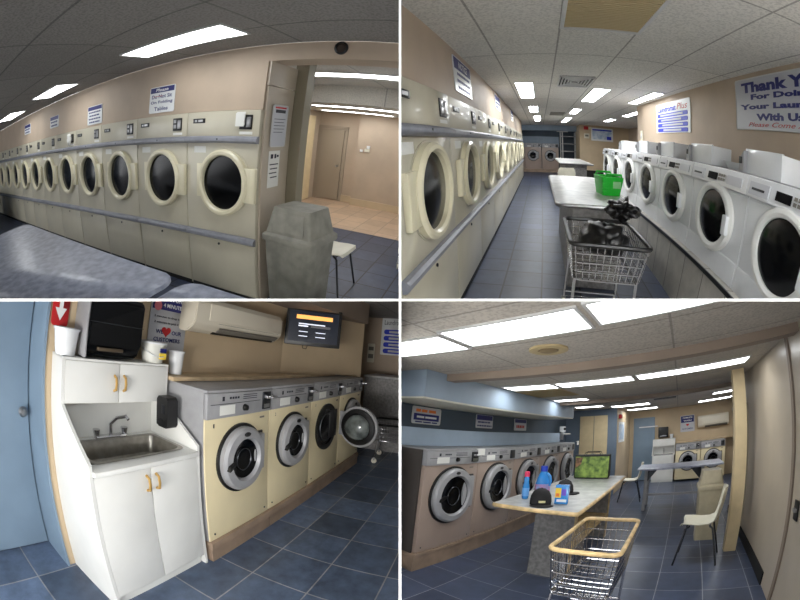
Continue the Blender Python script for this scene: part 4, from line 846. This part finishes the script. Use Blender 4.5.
solo('wooden_ledge', MB().box(-.06, 10.5, 1.03, 1.7, 10.82, 1.06), MATS['pale wood ledge'], 'thin ledge along the far wall above the distant washers', 'ledge', (0,0,0))
t = sign_board('blue and white poster on the far tan wall', (.29, 10.825, 1.55), 0, .44, .46, M['signgrey']); part('blue_field', MB().box(-.2, -.0095, .03, .2, -.008, .21), M['navy'], t, 0)
text_mesh('COMPLETE', M['signwhite'], .3, .04, 0, .16, -.0105, parent=t, bold=.03); text_mesh('WASH', M['signwhite'], .24, .04, 0, .08, -.0105, parent=t, bold=.03); text_mesh('CUSTOMERS', M['navy'], .34, .04, 0, -.15, -.0095, parent=t, bold=.02); part('heart', MB().prism([(a*1.0, b+.08) for a, b in hp], -.0105, -.008, 'y'), M['red'], t, 0)
ac_unit('distant ivory air conditioner above the far washers', (1.08, 10.825, 1.38), 0, .95, .33, .2)
t = sign_board('pale poster on the tan side wall past the blue corner', (-1.495, 9.1, 1.48), PI/2, .9, .5, M['signwhite'], rim=True); part('poster_picture', MB().box(-.36, -.0095, -.19, .36, -.008, .19), MATS['pale blue poster print'], t, 0)
al = thing('fire_alarm', 'small red alarm lamp at the blue wall corner', 'fire alarm', (-1.495, 8.75, 1.86), PI/2); part('horn', MB().box(-.06, -.08, -.05, .06, 0, .05, .01), M['red'], al)
sw = thing('door_latch', 'black flush latch on the greige panelled wall', 'latch', (.997, 2.7, .80), -PI/2); part('plate', MB().box(-.05, -.012, -.07, .05, 0, .07, .005), M['black'], sw); part('lever', MB().box(-.035, -.03, -.01, .035, -.01, .015, .004), M['steel'], sw)

# ------------------------------------------------------------------ added boards between the four rooms; unseen rear half blocks stray light
RM = Matrix.Identity(4); SIDE = None
def sector(r0, r1, a0, a1, n=60):
    A = [a0+(a1-a0)*k/n for k in range(n+1)]
    return [(r0*math.sin(a), r0*math.cos(a)) for a in A] + [(r1*math.sin(a), r1*math.cos(a)) for a in A[::-1]]
H = .0033
struct('divider_board_upright', MB().prism([(b, a) for a, b in sector(1.0, 22, -3.12, 3.12, 120)], -H, H, 'x'), M['divider'])
struct('divider_board_level', MB().prism(sector(1.0, 22, -3.12, 3.12, 120), -H, H, 'z'), M['divider'])

# ------------------------------------------------------------------ trim every room at its own partition
def world(o):
    return o.matrix_basis.copy() if o.parent is None else world(o.parent) @ o.matrix_basis
EPS = .0038
for o in [o for o in C.objects if o.type == 'MESH']:
    r = o
    while r.parent: r = r.parent
    side = SIDES.get(r.name)
    if side is None: continue
    mw = world(o); V = [mw @ v.co for v in o.data.vertices]
    need = []; gone = False
    for ax, s in ((0, side[0]), (2, side[1])):
        d = [s*v[ax] for v in V]
        if max(d) <= EPS: gone = True
        elif min(d) < EPS: need.append((ax, s))
    if gone:
        for c in list(o.children): c.parent = o.parent; c.matrix_basis = o.matrix_basis @ c.matrix_basis
        if o.parent is None and o.children: pass
        bpy.data.objects.remove(o); continue
    if need:
        bm = bmesh.new(); bm.from_mesh(o.data); bm.transform(mw)
        for ax, s in need:
            no = [0, 0, 0]; no[ax] = -s; co = [0, 0, 0]; co[ax] = s*EPS
            res = bmesh.ops.bisect_plane(bm, geom=bm.verts[:]+bm.edges[:]+bm.faces[:], plane_co=co, plane_no=no, clear_outer=True, dist=1e-6)
            ed = [e for e in res['geom_cut'] if isinstance(e, bmesh.types.BMEdge) and e.is_valid]
            try: bmesh.ops.holes_fill(bm, edges=ed, sides=0)
            except Exception: pass
        bm.transform(mw.inverted())
        me = o.data.copy(); bm.to_mesh(me); bm.free(); o.data = me
        if not len(me.polygons): bpy.data.objects.remove(o)
for o in [o for o in C.objects if o.type == 'EMPTY' and o.parent is None]:
    if not [c for c in o.children_recursive if c.type == 'MESH']:
        for c in list(o.children_recursive): bpy.data.objects.remove(c)
        bpy.data.objects.remove(o)

# ------------------------------------------------------------------ added fill light for the sink room, no fixture, behind the viewpoint
l = bpy.data.lights.new('sink_room_fill', 'AREA'); l.shape = 'RECTANGLE'; l.size = 1.4; l.size_y = .5; l.energy = 32; l.color = (1, .97, .92); l.spread = 2.2
o = bpy.data.objects.new('sink_room_fill', l); C.objects.link(o); o.location = (-.8, -1.3, -.35)
o.rotation_euler = (Vector((-.7, 5, -1.3))-o.location).to_track_quat('-Z', 'Y').to_euler()

# ------------------------------------------------------------------ light from outside the rooms, camera, view
w = bpy.data.worlds.new('World'); sc.world = w; w.use_nodes = True
w.node_tree.nodes['Background'].inputs['Color'].default_value = (.95, .97, 1, 1)
w.node_tree.nodes['Background'].inputs['Strength'].default_value = 3.0
cam = bpy.data.cameras.new('camera'); co = bpy.data.objects.new('camera', cam); C.objects.link(co); sc.camera = co
co.location = (0, 0, 0); co.rotation_euler = (PI/2, 0, 0)
cam.type = 'PANO'; cam.panorama_type = 'FISHEYE_LENS_POLYNOMIAL'          # a wide equidistant lens
cam.sensor_fit = 'HORIZONTAL'; cam.sensor_width = 36; cam.sensor_height = 27; cam.clip_start = .02; cam.clip_end = 200
cam.fisheye_fov = math.radians(300); cam.fisheye_lens = 15.3
cam.fisheye_polynomial_k0 = 0; cam.fisheye_polynomial_k1 = -1/(340*36/800); cam.fisheye_polynomial_k2 = 0; cam.fisheye_polynomial_k3 = 0; cam.fisheye_polynomial_k4 = 0
sc.view_settings.view_transform = 'Standard'; sc.view_settings.look = 'None'; sc.view_settings.exposure = .25; sc.view_settings.gamma = 1; sc.view_settings.use_curve_mapping = False
sc.cycles.max_bounces = 6; sc.cycles.sample_clamp_indirect = 6
try: sc.cycles.use_denoising = True
except Exception: pass
